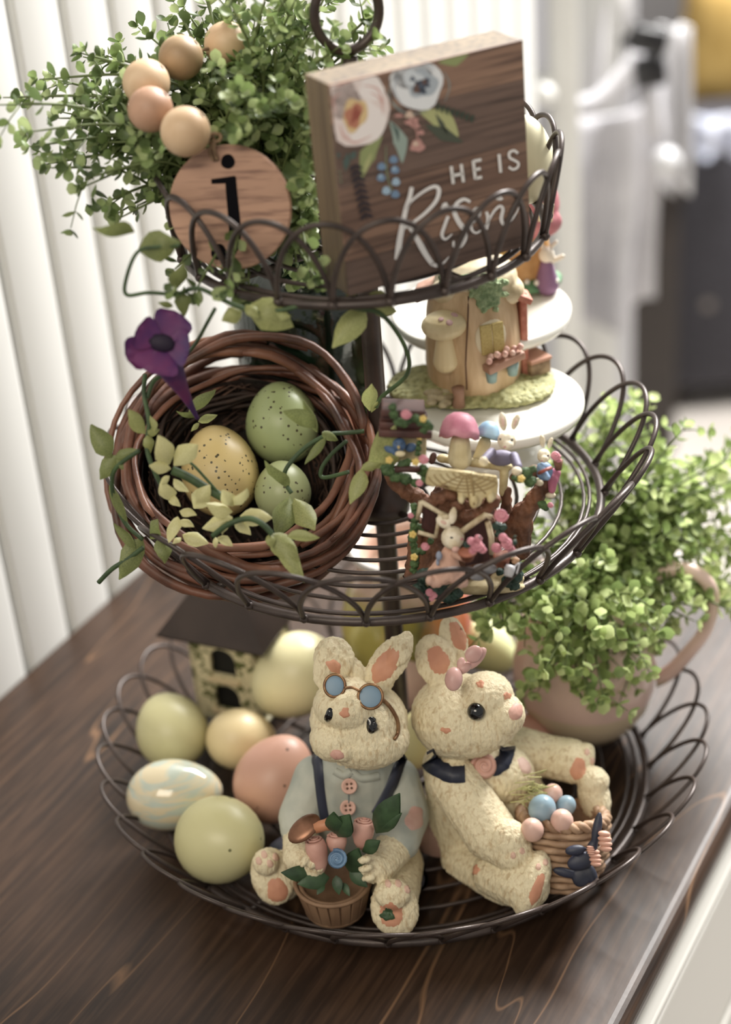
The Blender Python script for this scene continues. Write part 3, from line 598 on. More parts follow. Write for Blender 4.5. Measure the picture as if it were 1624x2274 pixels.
for px, py, Y in ((1090, 1370, -.01), (1180, 1500, -.02), (1230, 1460, -.03), (1330, 1540, -.03), (1270, 1500, -.03), (1420, 1500, -.02), (1480, 1440, .0), (1120, 1300, .0), (1180, 1180, .04), (1250, 1000, .07), (1330, 930, .09), (1430, 900, .10), (1470, 990, .09), (1580, 1040, .09), (1600, 1130, .08), (1620, 1230, .06), (1640, 1330, .03), (1560, 1370, .01), (1540, 1180, .05), (1450, 1100, .06), (1380, 1050, .07), (1300, 1130, .04), (1240, 1230, .02), (1320, 1250, .0), (1400, 1200, .02), (1460, 1280, .01), (1380, 1350, -.02), (1260, 1360, -.025), (1200, 1340, -.02), (1500, 1370, .0), (1350, 1430, -.03), (1150, 1420, -.01), (1590, 990, .10), (1500, 1060, .08), (1060, 1330, .02), (1220, 1080, .06), (1640, 1080, .09), (1650, 1180, .07), (1630, 1280, .05), (1570, 1290, .03), (1500, 1220, .04), (1560, 1110, .07), (1440, 1010, .09), (1380, 960, .10)):
    for _ in range(3): ends.append(at(px + rn.gauss(0, 24), py + rn.gauss(0, 22), Y + rn.gauss(0, .012)))
lr = [leafmat('sprig_green', 'b9cc7c', '93ab56', .5), leafmat('sprig_green_light', 'd6e29c', 'b9cc7a', .5), leafmat('sprig_green_dark', '90a65a', '6f8844', .5)]
shrub('greenery_bunch', 'bright green leafy sprigs spilling from the pink pitcher', 'plant', pc + V((0, 0, .075)), ends, rn, lr, stm, leaf=(.0078, .0028), step=.0075, spread=.010)
# ------------------------------------------------------------------ lantern house in the bottom basket
zr = .080; A_ = on(347, 1410, zr); B_ = on(583, 1455, zr); ld = (B_ - A_); LL = ld.length; la = math.atan2(ld.y, ld.x); LQ = rotz(la)
ctr = A_ + LQ @ V((LL / 2, LL / 2, 0)); LB = V((ctr.x, ctr.y, .0136))
ln = thing('lantern_house', 'small painted ceramic house lantern with dark metal pyramid roof', 'lantern', LB)
metal = mat('roof_metal', '41352f', .33, '352b27', 25, metal=.7, spec=.6)
olive = mat('olive_pattern_ceramic', 'cdbf92', .45, '565a2a', 170, lo=.43, hi=.47, distort=.8)
h2 = LL / 2; ap = V((ctr.x, ctr.y, zr + .041)); cr = [V((ctr.x, ctr.y, zr)) + LQ @ V((x * h2, y * h2, 0)) for x, y in ((-1, -1), (1, -1), (1, 1), (-1, 1))]
mb = MB(); fl = [V((ctr.x, ctr.y, zr + .041)) + LQ @ V((x * .006, y * .006, 0)) for x, y in ((-1, -1), (1, -1), (1, 1), (-1, 1))]
lo_ = [q - V((0, 0, .0012)) for q in cr]
mb.add(lo_ + cr + fl, [(3, 2, 1, 0)] + [(i, (i + 1) % 4, 4 + (i + 1) % 4, 4 + i) for i in range(4)] + [(4 + i, 4 + (i + 1) % 4, 8 + (i + 1) % 4, 8 + i) for i in range(4)] + [(8, 9, 10, 11)])
mb.build('roof', metal, ln, smooth=False)
mb = MB(); mb.box(ap + V((0, 0, .0035)), .013, .013, .007, LQ, bev=.001); mb.build('roof_cap', metal, ln, smooth=False)
bwid = .045; bh = zr - .0136 - .0005; bc_ = V((ctr.x, ctr.y, .0136 + bh / 2))
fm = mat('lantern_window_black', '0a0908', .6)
# four walls with window openings built as frames: corner posts, rails and arched heads
def wallf(k):
    Q = LQ @ rotz(k * pi / 2); mb = MB(); o = V((ctr.x, ctr.y, .0136)) + Q @ V((0, -bwid / 2, 0)); t = .003
    H = bh; w2 = bwid / 2; ww = .0086
    def slab(x0, x1, z0, z1): mb.box(o + Q @ V(((x0 + x1) / 2, t / 2, (z0 + z1) / 2)), x1 - x0, t, z1 - z0, Q)
    slab(-w2, -ww, 0, H); slab(ww, w2, 0, H); slab(-ww, ww, 0, .008); slab(-ww, ww, .0270, .034); slab(-ww, ww, .0540, H)
    for z0, z1 in ((.0190, .0270), (.046, .054)):
        for sd in (-1, 1):
            pts = [V((sd * ww, 0, z0)), V((sd * ww, 0, z1)), V((0, 0, z1))] + [V((sd * ww * sin(pi / 2 * i / 5), 0, z0 + (z1 - z0) * cos(pi / 2 * i / 5))) for i in range(0, 5)]
            if sd > 0: pts = pts[::-1]
            mb.poly([o + Q @ (q + V((0, t, 0))) for q in pts], Q @ V((0, -1, 0)), t)
    mb.build('wall', olive, ln, smooth=False)
for k in range(4): wallf(k)
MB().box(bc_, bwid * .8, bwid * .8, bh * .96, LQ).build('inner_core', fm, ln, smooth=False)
mb = MB(); mb.box(V((ctr.x, ctr.y, .0152)), bwid + .004, bwid + .004, .003, LQ, bev=.001); mb.build('base', mat('lantern_base', 'a39a74', .5), ln)
mb = MB(); o = V((ctr.x, ctr.y, .0136)) + LQ @ V((0, -bwid / 2, 0))
for z0 in (.0292, .0050): mb.box(o + LQ @ V((0, -.0012, z0 + .002)), .021, .0024, .0035, LQ, bev=.0006)
mb.build('window_sill', mat('sill_tan', 'c9b184', .5), ln)
# painted vase behind the pole
vc = on(850, 1415, .0136); vc = V((.010, .083, .0136))
vs_ = thing('vase', 'glazed fruit coloured vase, yellow and orange, behind the pole in the bottom basket', 'vase', vc)
m = mat('fruit_glaze', 'c0a845', .22, coat=.5); nt = m.node_tree; N = nt.nodes; L = nt.links; tcn = N.new('ShaderNodeTexCoord'); sx = N.new('ShaderNodeSeparateXYZ'); L.new(tcn.outputs['Object'], sx.inputs[0])
ns = N.new('ShaderNodeTexNoise'); ns.inputs['Scale'].default_value = 38; L.new(tcn.outputs['Object'], ns.inputs[0])
def mth(op, a, b_):
    x = N.new('ShaderNodeMath'); x.operation = op
    for i, q in enumerate((a, b_)):
        if isinstance(q, (int, float)): x.inputs[i].default_value = q
        else: L.new(q, x.inputs[i])
    return x.outputs[0]
fx = mth('ADD', mth('MULTIPLY', sx.outputs[0], 11), mth('ADD', mth('MULTIPLY', ns.outputs[0], .35), .32)); r1 = N.new('ShaderNodeValToRGB'); e = r1.color_ramp.elements
e[0].position = .2; e[0].color = srgb('b9ab4e'); e[1].position = .95; e[1].color = srgb('b5452a')
for p_, c_ in ((.45, 'a89a30'), (.55, '6a6424'), (.66, 'd98c4a')): e.new(p_).color = srgb(c_)
L.new(fx, r1.inputs[0]); fz = mth('ADD', mth('MULTIPLY', sx.outputs[2], 9), mth('MULTIPLY', ns.outputs[0], .1)); r2 = N.new('ShaderNodeValToRGB'); e = r2.color_ramp.elements; e[0].position = .70; e[0].color = (0, 0, 0, 1); e[1].position = .80; e[1].color = (1, 1, 1, 1)
L.new(fz, r2.inputs[0]); x = N.new('ShaderNodeMix'); x.data_type = 'RGBA'; L.new(r2.outputs[0], x.inputs[0]); L.new(r1.outputs[0], x.inputs[6]); x.inputs[7].default_value = srgb('e2bda8'); L.new(x.outputs[2], N['Principled BSDF'].inputs['Base Color'])
L.new(fx, r1.inputs[0])
MB().lathe(vc, [(1e-5, 0), (.018, 0), (.022, .002), (.034, .016), (.0405, .034), (.041, .05), (.037, .068), (.030, .084), (.027, .092), (.030, .099), (.0315, .102), (.029, .1025), (.025, .094), (.025, .085), (1e-5, .08)], 44).build('body', m, vs_)
MB().lathe(vc, [(.0300, .0985), (.0325, .1005), (.0322, .103), (.0300, .104), (.0285, .102)], 44).build('rim', mat('vase_rim', 'e8e0d8', .3), vs_)

# green glass jar behind the nest, on the middle basket
gl = mat('green_glass', '2c5238', .05, '16321f', 60, bump=.0006, bscale=90, trans=.75, coat=.6)
jc = V((-.034, .072, .2005))
jr = thing('glass_jar', 'dark green dimpled glass jar standing behind the nest', 'jar', jc)
MB().lathe(jc, [(1e-5, 0), (.030, 0), (.036, .003), (.0395, .012), (.0405, .04), (.0405, .088), (.038, .104), (.030, .116), (.021, .122), (.020, .130), (.0225, .133), (.0225, .137), (.018, .138), (.0175, .125), (.027, .113), (.035, .102), (.0372, .088), (.0372, .03), (.034, .006), (1e-5, .004)], 40).build('body', gl, jr)

# ------------------------------------------------------------------ white two tier stand
wc_ = on(1098, 885, .236); cer = mat('white_glaze', 'efece0', .16, coat=.5)
ws = thing('white_tier_stand', 'small white ceramic two tier pedestal stand behind the fairy houses', 'stand', V((wc_.x, wc_.y, .2005)))
rdk = 200 * mpp(wc_)
zu = None
for i in range(300):
    z = .24 + i * .0004; q = V((wc_.x, wc_.y + .062, z)) - CP; py = IH / 2 - FPX * q.dot(UP) / q.dot(FW)
    if py < 684: zu = z; break
def plate(z, r): return [(1e-5, z - .003), (r * .5, z - .0045), (r - .006, z - .0085), (r - .001, z - .0065), (r, z - .004), (r - .0003, z - .0012), (r - .0018, z - .0002), (r - .004, z - .0006), (r - .007, z - .0022), (1e-5, z - .0022)]
c0 = V((wc_.x, wc_.y, 0))
MB().lathe(c0, plate(.236, rdk), 64).build('lower_plate', cer, ws); c1_ = c0 + V((0, .062, 0)); MB().lathe(c1_, plate(zu, rdk * 1.045), 64).build('upper_plate', cer, ws)
MB().lathe(c0, [(.0255, .2005), (.027, .202), (.022, .206), (.010, .212), (.008, .222), (.012, .2315), (.014, .233)], 32).build('foot', cer, ws)
MB().lathe(c0 + V((.004, .040, 0)), [(.007, .234), (.008, .236), (.0045, .242), (.0042, zu - .014), (.008, zu - .008), (.0085, zu - .004)], 24).build('column', cer, ws)

# ------------------------------------------------------------------ mushroom log house on the lower plate
ZM = .2342
def Z5(x, y): return (780 + x / 2.953, 560 + y / 2.953)
hb = on(*Z5(800, 870), ZM); hb = V((hb.x - .001, hb.y - .004, ZM)); YH = hb.y
def H_(x, y, dy=0): p = Z5(x, y); return at(p[0], p[1], YH + dy)
mh = thing('mushroom_house', 'cream resin tree stump fairy house with mossy roof and yellow shuttered window', 'figurine', hb)
grass = mat('resin_grass', 'b5b274', .7, '8a8a50', 260, bump=.0015, bscale=420)
cwood = mat('cream_resin_wood', 'dcb98c', .55, 'bb9564', 40, (3, 3, .6), bump=.0004, bscale=200, bstretch=(3, 3, .5))
tan = mat('resin_tan', 'caa97c', .6); brk = mat('brick_coral', 'cf7f66', .7, 'b8614a', 300, bump=.0004, bscale=250); moss = mat('moss_green', '9fb27e', .8, '6f8a58', 300, bump=.001, bscale=500)
S5 = mpp(hb) / 2.953 
b = Blob(); sc_ = S5
b.ell(hb + V((0, 0, .0030)), (.0385, .029, .0045), nu=32, nv=12); b.ell(hb + V((.016, -.004, .0025)), (.030, .026, .005), nu=28); b.ell(hb + V((-.02, .002, .003)), (.027, .024, .006), nu=28)
b.fuse('grass_base', grass, mh, .0009, 2, fur=.0009, fsc=(420, 420, 420))
hh = .0255
b = Blob(); c1 = hb + V((.002, .004, .004)); prof = [(.0245, -.003), (.0255, .004), (.0262, .014), (.0258, .030), (.0243, .045), (.0215, .056), (.017, .064), (.009, .069), (.003, .070)]
n0 = len(b.v); b.lathe(c1, prof, 40); b.f.append(tuple(n0 + i for i in range(39, -1, -1))); b.f.append(tuple(n0 + 8 * 40 + i for i in range(40)))
stump_ = b.fuse('stump', cwood, mh, .0009, 3, fur=.0004, fsc=(220, 220, 60))
b = Blob(); b.ell(c1 + V((.003, .001, .060)), (.0225, .021, .0125), nu=24); b.ell(c1 + V((.019, -.004, .053)), (.0095, .010, .008)); b.ell(c1 + V((-.012, -.008, .057)), (.010, .010, .007))
roofc = b.fuse('roof_cap', mat('roof_cream', 'e0cfaa', .5, 'c4ab7c', 90), mh, .0009, 4)
rm = random.Random(3)
fd = V((.30, -1, 0)).normalized()   # front side direction
def onst(x, y, lift=.0):
    """point on the stump's front surface seen in the picture"""
    px, py = Z5(x, y); d = ray(px, py); best = None
    for k in range(400):
        P = CP + d * (.75 + k * .001); z = P.z - c1.z
        r = .0262 if z < .02 else .0262 - (z - .02) * .14
        if (P - c1).xy.length < r: best = P; break
    n_ = (best - c1); n_.z = 0; n_.normalize(); return best + n_ * lift, n_
P, n_ = onst(915, 555); Q = face(n_ + V((0, 0, .1)))
b = Blob(); b.ell(P, (.0092, .0026, .0112), Q, 20); wf = b.fuse('window_surround', mat('resin_pale', 'e2d2ae', .5), mh, .0006, 3)
for sx_ in (-.0034, .0034):
    MB().box(P + n_ * .0022 + Q @ V((sx_, 0, 0)), .0064, .0016, .0165, Q, bev=.0004).build('shutter', mat('shutter_yellow', 'd0b768', .6, 'b39548', 600, (1, 1, 6), bump=.0003, bscale=700, bstretch=(.2, .2, 2)), mh)
P, n_ = onst(975, 700, .004); Q = face(n_)
bx = MB().box(P, .0235, .007, .0042, Q @ roll(-.12), bev=.0008).build('flower_box', mat('box_brown', 'a5745a', .6), mh)
mb = MB()
for i in range(9): mb.ell(P + Q @ V((-.010 + i * .0025, -.001 + .002 * (i % 2), .0036 + .0012 * (i % 3))), .0019, nu=8, nv=6)
mb.build('flowers', mat('flower_coral', 'cf9080', .6, 'e0b5a0', 300), mh)
for sx_ in (-.0075, .006): MB().tube([P + Q @ V((sx_, .001, -.002)), P + Q @ V((sx_, .001, -.010))], [.0036, .0026], 8).build('flower_pot', mat('pot_teal', '7f9a96', .6), mh)
# small mushroom on the left flank
P, n_ = onst(635, 600, .003)
b = Blob(); b.cap(P + V((0, 0, -.009)), P + V((0, 0, .007)), .0068, .0040); b.fuse('mushroom_stem', mat('resin_cream2', 'dcc592', .5), mh, .0006, 3)
b = Blob(); b.ell(P + V((0, -.001, .0125)), (.0122, .011, .0075), nu=20); mc_ = b.fuse('mushroom_cap', mat('cap_cream', 'e2d0a2', .5, 'd2ba84', 60), mh, .0006, 2)
# seam, coral brick strips, brick step, pebbles, post
from mathutils.bvhtree import BVHTree
def tree_of(o):
    off = WL[o]; return BVHTree.FromPolygons([v.co + off for v in o.data.vertices], [tuple(p.vertices) for p in o.data.polygons])
def hit(trees, px, py):
    d = ray(px, py).normalized(); best = None
    for t in trees:
        h = t.ray_cast(CP, d)
        if h[0] is not None and (best is None or h[3] < best[3]): best = h
    return best
tS = [tree_of(stump_), tree_of(roofc)]
pts = [hit(tS, *Z5(x, y)) for x, y in ((770, 290), (768, 380), (765, 470), (760, 560), (755, 650), (752, 740), (757, 830), (760, 900))]
MB().tube([h[0] + h[1] * .0001 for h in pts if h], .00045, 6).build('seam', mat('seam_brown', '6a4630', .7), mh)
b = Blob()
for i in range(150):
    x, y = rm.gauss(895, 60), rm.gauss(265, 70)
    if not (780 < x < 1010 and 150 < y < 385) or (y > 300 and abs(x - 890) > 60): continue
    h = hit(tS, *Z5(x, y))
    if h: b.ell(h[0] + h[1] * .0008, (.0019, .0019, .0016), nu=8, nv=6)
for i in range(24):
    h = hit(tS, *Z5(rm.uniform(600, 800), rm.uniform(165, 215)))
    if h: b.ell(h[0] + h[1] * .0008, (.0019, .0019, .0015), nu=8, nv=6)
b.fuse('moss', moss, mh, .0006, 0, fur=.0006, fsc=(700, 700, 700))
tC = [tree_of(mc_)]
for x, y, r in ((590, 440, 18), (645, 462, 22), (678, 410, 24), (640, 372, 20)):
    h = hit(tC, *Z5(x, y))
    if h: MB().ell(h[0], (r * S5, r * .35 * S5, r * S5), face(h[1]), 12, 6).build('cap_spot', mat('spot_pink', 'c79a96', .6), mh)
q = c1
MB().box(c1 + V((.0262, .002, .026)), .004, .016, .050, rotz(.2), bev=.001).build('brick_door', brk, mh)
MB().box(c1 + V((.0265, -.004, .0495)), .010, .014, .0035, rotz(.1) @ roll(.5), bev=.0008).build('porch_roof', brk, mh)
MB().box(c1 + V((-.022, .004, .055)), .016, .018, .004, rotz(-.2) @ roll(-.5), bev=.0008).build('roof_wing', mat('wing_coral', 'c9967e', .7, 'a56f58', 200), mh)
stp = MB().box(c1 + V((.033, .0, .0055)), .013, .014, .008, rotz(.5), bev=.001).build('step', mat('step_brown', 'a98a66', .7, '7c5f42', 200), mh)
MB().box(c1 + V((.033, .0, .0105)), .014, .015, .002, rotz(.5), bev=.0006).build('step_top', mat('step_terracotta', 'c48a6e', .7), mh)
for i in range(14):
    a_ = rm.random(); P = on(*Z5(480 + 170 * a_ + rm.uniform(-10, 10), 900 + 120 * rm.random()), ZM + .0068); MB().ell(P, (.0024 + .001 * rm.random(), .0024, .0018), nu=10, nv=6).build('pebble', mat('pebble_tan', 'b0a07a', .6, '93825e', 200), mh)
P = on(*Z5(705, 1010), ZM + .004); MB().tube([P, P + V((.0005, 0, .006)), P + V((0, 0, .011))], [.0036, .0030, .0036], 10).build('stump_post', mat('post_brown', '9c6f54', .6), mh)
mh.children[0].name = 'grass_base'

# pink roofed house on the upper plate
zt = zu - .0018; ub = on(1165, 655, zt); ub = V((ub.x, ub.y + .012, zt))
ph = thing('pink_roof_house', 'blurred orange resin fairy house with pink roof on the upper white plate', 'figurine', ub)
b = Blob(); b.ell(ub + V((0, 0, .004)), (.024, .018, .0052), nu=24); b.fuse('base', mat('base_green', '5f9462', .7, '3f7048', 200, bump=.0008, bscale=400), ph, .0012, 2, fur=.0008)
b = Blob(); b.cap(ub + V((-.003, .004, .006)), ub + V((.0, .004, .040)), .0165, .013); b.cap(ub + V((.010, -.002, .006)), ub + V((.009, .0, .028)), .009, .007); b.fuse('walls', mat('wall_apricot', 'd9a765', .6, 'b9823f', 60), ph, .0012, 4)
b = Blob(); b.ell(ub + V((.006, .0, .049)), (.0165, .015, .0185), nu=20); b.ell(ub + V((.010, -.006, .041)), (.013, .011, .009)); b.fuse('roof', mat('roof_rose', 'd07c82', .6, 'b75f68', 80), ph, .0012, 3, fur=.0006)
MB().box(ub + V((.0125, -.0148, .050)), .0085, .002, .010, roll(.1), bev=.0004).build('window', mat('window_cream', 'e8dcaa', .5), ph); MB().box(ub + V((.0125, -.0162, .050)), .005, .0012, .0065, roll(.1)).build('window_pane', mat('pane_olive', '8f9468', .4), ph)
b = Blob(); P = ub + V((.013, -.012, .006)); b.cap(P, P + V((0, 0, .012)), .0072, .0038); b.fuse('dress', mat('dress_plum', '8a5f86', .7), ph, .001, 2)
b = Blob(); b.ell(P + V((0, -.001, .018)), (.0045, .0042, .0048)); b.cap(P + V((-.0015, 0, .021)), P + V((-.0035, 0, .027)), .0014, .001); b.cap(P + V((.0015, 0, .021)), P + V((.006, 0, .025)), .0014, .001); b.cap(P + V((.002, 0, .013)), P + V((.009, -.003, .017)), .0016, .0014)
b.fuse('rabbit_head', mat('rabbit_white', 'e6d9c4', .6), ph, .0007, 1)
MB().box(ub + V((-.018, -.008, .018)), .016, .012, .024, rotz(.2), bev=.002).build('side_shed', mat('shed_yellow', 'dcb65c', .6, 'b98f3c', 80), ph); MB().box(ub + V((-.018, -.008, .0325)), .021, .016, .004, rotz(.2) @ roll(-.15), bev=.001).build('shed_roof', brk, ph)
mb = MB()
for i in range(7): mb.ell(ub + V((-.015 + i * .0055, -.0145 + .002 * (i % 2), .008)), .0018, nu=8, nv=5)
mb.build('flowers', mat('flower_white', 'e8e4d8', .6), ph)

# ------------------------------------------------------------------ vine nest with three eggs
def Z4(x, y): return (180 + x / 2.32, 660 + y / 2.32)
nc = at(540, 1030, .0); NN = (V((.02, -.62, .78))).normalized(); NQ = aim(NN)
nc = at(543, 1035, -.012)
# local nest frame: X right, Y up-slope, Z out of the opening
zx = V((1, 0, 0)); zx = (zx - NN * zx.dot(NN)).normalized(); zy = NN.cross(zx)
def NP(r, a, h): return nc + zx * (r * cos(a)) + zy * (r * sin(a)) + NN * h
vine = mat('vine_brown', '75442f', .5, '432518', 50, (1, 1, 1), bump=.0003, bscale=260, lo=.35, hi=.6); vine2 = mat('vine_tan', '905a40', .45, '613524', 50, bump=.0003, bscale=260)
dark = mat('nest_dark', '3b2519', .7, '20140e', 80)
nb = nc - NN * .03
nest = thing('nest', 'round bird nest of twisted brown vines tilted toward the viewer', 'nest', nb)
rv = random.Random(11)
def vring(r, h, tilt=0, ta=0, wr=.002, wob=.003, a0=0, span=2 * pi, seg=8, m=vine, ecc=0, nm='vine'):
    ph1, ph2 = rv.random() * 6, rv.random() * 6; n = int(46 * span / (2 * pi)) + 4; closed = span > 6.2; pts = []
    for i in range(n):
        a = a0 + span * i / (n if closed else n - 1); rr = r * (1 + ecc * cos(2 * (a - ta))) + wob * sin(2 * a + ph1) + wob * .6 * sin(3 * a + ph2) + .0006 * sin(9 * a + ph1); hh_ = h + 1.5 * tilt * cos(a - ta) + wob * 1.1 * sin(2 * a + ph2) + .0005 * sin(7 * a + ph2); pts.append(NP(rr, a, hh_))
    rs = [wr * (1 + .16 * sin(i * .9 + ph1) * sin(i * .37 + ph2)) for i in range(n)]
    if not closed: rs[0] *= .5; rs[-1] *= .45
    MB().tube(pts, rs, seg, closed).build(nm, m, nest)
# big outer vines
vring(.0665, .004, .004, 0, .0023, .003); vring(.0675, -.009, .006, 4, .0024, .004, m=vine); vring(.060, .0075, .003, 2.2, .0025, .0022, m=vine2)
vring(.063, -.015, .005, 3, .0026, .003); vring(.058, -.021, .002, 5, .003, .002); vring(.052, -.027, .002, 1, .0028, .002); vring(.0560, .000, .006, 4.6, .0019, .004, m=vine2)
vring(.059, .011, .006, .9, .0019, .003, a0=2.2, span=3.9, m=vine2); vring(.0635, .012, .005, 1.3, .0024, .003, a0=.1, span=2.9); vring(.068, -.003, .004, 5.4, .0022, .003, a0=3.0, span=3.2); vring(.0525, .006, .008, 4.9, .0022, .003, a0=3.4, span=3.3, m=vine2)
vring(.056, -.013, .002, 0, .0026, .002); vring(.062, .0015, .008, 5.6, .0021, .003, a0=5.2, span=4, m=vine2)
for i, (r_, h_, t_, a_, w_, s_, sp_n) in enumerate(((.0665, .006, .008, 1.2, .0022, 1.0, 4.6), (.061, .010, .009, 3.0, .0026, 4.2, 3.6), (.0585, .004, .010, .2, .0020, 2.6, 4.4), (.070, -.006, .007, 2.0, .0018, .2, 3.4), (.064, .002, .010, 5.2, .0017, 5.4, 3.8), (.0555, .009, .009, 4.0, .0016, .8, 3.0), (.0620, -.012, .011, 1.8, .0024, 3.6, 4.0), (.0575, -.018, .008, 3.2, .0022, 2.0, 4.2))): vring(r_, h_, t_, a_, w_, .0045, a0=s_, span=sp_n, m=(vine, vine2)[i % 2])
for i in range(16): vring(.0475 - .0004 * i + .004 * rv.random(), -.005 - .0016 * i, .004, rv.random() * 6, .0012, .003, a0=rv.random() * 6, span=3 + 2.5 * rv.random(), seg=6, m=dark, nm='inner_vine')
# curved bowl of tangled fibre
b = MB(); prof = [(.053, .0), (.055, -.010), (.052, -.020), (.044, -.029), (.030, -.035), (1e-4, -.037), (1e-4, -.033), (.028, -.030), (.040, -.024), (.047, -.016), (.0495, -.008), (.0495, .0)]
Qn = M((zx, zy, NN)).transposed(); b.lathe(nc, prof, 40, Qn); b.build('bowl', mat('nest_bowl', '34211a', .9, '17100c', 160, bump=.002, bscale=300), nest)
mb = MB()
for i in range(260):
    a = rv.random() * 2 * pi; r = .030 + .019 * rv.random(); h = -.034 + .03 * rv.random() + .0; da = rv.uniform(-.7, .7); h = -.033 + ((r - .03) / .02) ** 1.5 * .028 + rv.uniform(0, .004)
    mb.tube([NP(r, a, h), NP(r + .002, a + da / 2, h + rv.uniform(0, .005)), NP(r + rv.uniform(-.004, .003), a + da, h + rv.uniform(-.002, .006))], .0004 + .0003 * rv.random(), 4)
mb.build('fibre', mat('fibre_brown', '5a3b2a', .8, '2e1c14', 90), nest)['kind'] = 'stuff'
sp1 = dict(spots='4c4428', spot_scale=330, spot_t=.24, bump=.00003, bscale=700)
NG = None
def negg(label, px, py, lr_, wr_, d, m, h):
    dd = ray(px, py); t = ((nc + NN * h) - CP).dot(NN) / dd.dot(NN); c = CP + dd * t; egg('egg', label, c, 0, 0, lr_, wr_, d, m, 'speckled eggs in the nest', .09)
negg('large green speckled egg leaning at the back of the nest', 627, 940, .0222, .0196, zy * .9 + NN * .5 + zx * -.05, mat('nest_egg_green', 'a9b87a', .35, 'a0ae6e', 20, **sp1), -.008)
negg('yellow speckled egg at the left inside the nest', 488, 1046, .0245, .0202, zy * .95 + NN * .2 - zx * .12, mat('nest_egg_yellow', 'd6ba74', .38, 'cdae66', 20, **sp1), -.004)
negg('smallest green speckled egg low in the nest', 628, 1090, .0158, .0147, zy + NN * .3, mat('nest_egg_small', 'a3ac74', .38, '98a068', 20, **sp1), .000)

# ------------------------------------------------------------------ leafy vine with purple flower wound round the nest
vl = thing('leaf_vine', 'artificial leafy vine with pale leaves and purple trumpet flower wound over nest', 'garland', at(240, 1100, -.05))
vst = mat('vine_stem_green', '3f5a2c', .6, '2c4220', 120, bump=.0003, bscale=400); lvA = leafmat('vine_leaf', 'b3b26c', '848f48', .3, .5); lvB = leafmat('vine_leaf_dark', '8f9650', '606e38', .3, .5); lvC = leafmat('vine_leaf_pale', 'e0d99c', 'c4bf78', .3, .45)
def PT(lst): return [at(x, y, Y) for x, y, Y in lst]
def twig(lst, r=.0011): MB().tube(spline(PT(lst), 6), r, 7).build('stem', vst, vl)
def z4(l): return [(*Z4(x, y), Y) for x, y, Y in l]
twig([(398, 545, -.078), (352, 548, -.08), (305, 560, -.08), (280, 620, -.08), (282, 655, -.08), (330, 650, -.08), (395, 655, -.078)], .0009)
twig([(395, 655, -.078), (440, 640, -.08), (500, 668, -.082), (560, 690, -.084), (620, 690, -.084), (700, 672, -.083), (790, 685, -.08), (850, 700, -.076), (900, 770, -.07), (905, 830, -.065), (850, 880, -.06), (835, 905, -.06)])
twig(z4([(690, 60, -.082), (640, 150, -.075), (590, 240, -.06), (540, 300, -.055)]), .0009)
twig(z4([(330, 400, -.06), (325, 500, -.07), (350, 640, -.078), (340, 780, -.085), (380, 900, -.09), (420, 980, -.092)]))
twig(z4([(420, 400, -.058), (370, 440, -.065), (340, 520, -.07)]))
twig(z4([(300, 790, -.088), (180, 880, -.085), (160, 980, -.083), (190, 1090, -.083), (240, 1180, -.085), (320, 1250, -.088)]))
twig(z4([(320, 1290, -.09), (240, 1350, -.09), (160, 1400, -.09), (90, 1470, -.09)]), .0012)
twig(z4([(470, 890, -.088), (560, 930, -.09), (640, 980, -.092), (730, 1030, -.094)]), .0022)
twig(z4([(460, 800, -.085), (560, 850, -.09), (640, 930, -.092), (710, 1010, -.094)]), .0007)
twig(z4([(1460, 690, -.07), (1360, 700, -.07), (1270, 710, -.072), (1150, 780, -.074), (1060, 880, -.078), (1050, 950, -.08), (1085, 1010, -.083)]), .0011)
twig(z4([(1370, 740, -.07), (1300, 800, -.07), (1240, 880, -.072), (1250, 930, -.074), (1380, 900, -.08)]), .001)
twig(z4([(680, 1230, -.108), (760, 1170, -.11), (860, 1140, -.11), (930, 1165, -.112), (985, 1220, -.114)]), .0014)
lsv, lsf = leaf_shape(.30, .5, 1, 7); rl = random.Random(8)
def leaf_mesh(seed):
    vs = [];  r_ = random.Random(seed)
    for i, q in enumerate(lsv): vs.append(V((q.x + (.02 * r_.uniform(-1, 1) if i % 3 != 1 else 0), q.y + .07 * sin(q.z * 5 + seed) + abs(q.x) * .35, q.z)))
    return vs
lmes = {}
for mi, m in enumerate((lvA, lvB, lvC)):
    for sd in range(3): a = MB(); a.add(leaf_mesh(sd * 3 + mi), lsf); me = a.mesh('leaf'); me.materials.append(m); lmes[mi, sd] = me
def vleaf(x0, y0, x1, y1, Y0, Y1=None, mi=0, wide=1.0, z=True, parent=None, face_=None):
    a = at(*(Z4(x0, y0) if z else (x0, y0)), Y0); b_ = at(*(Z4(x1, y1) if z else (x1, y1)), Y0 if Y1 is None else Y1)
    zz = b_ - a; s_ = zz.length; nrm = (CP - a).normalized() * -1 + V((rl.gauss(0, .35), 0, rl.gauss(0, .35)))
    mx_ = put_leaf(None, a, zz, nrm, s_); mx_ = mx_ @ M.Diagonal((wide * .85, wide * .85, 1, 1)) if mi != 2 else mx_ @ M.Diagonal((wide * .92, wide * .92, 1.12, 1)); me = lmes[mi, rl.randrange(3)]
    o = bpy.data.objects.new('leaf', me); C.objects.link(o); o.parent = parent or vl; o.matrix_basis = M.Translation(-WL[vl]) @ mx_
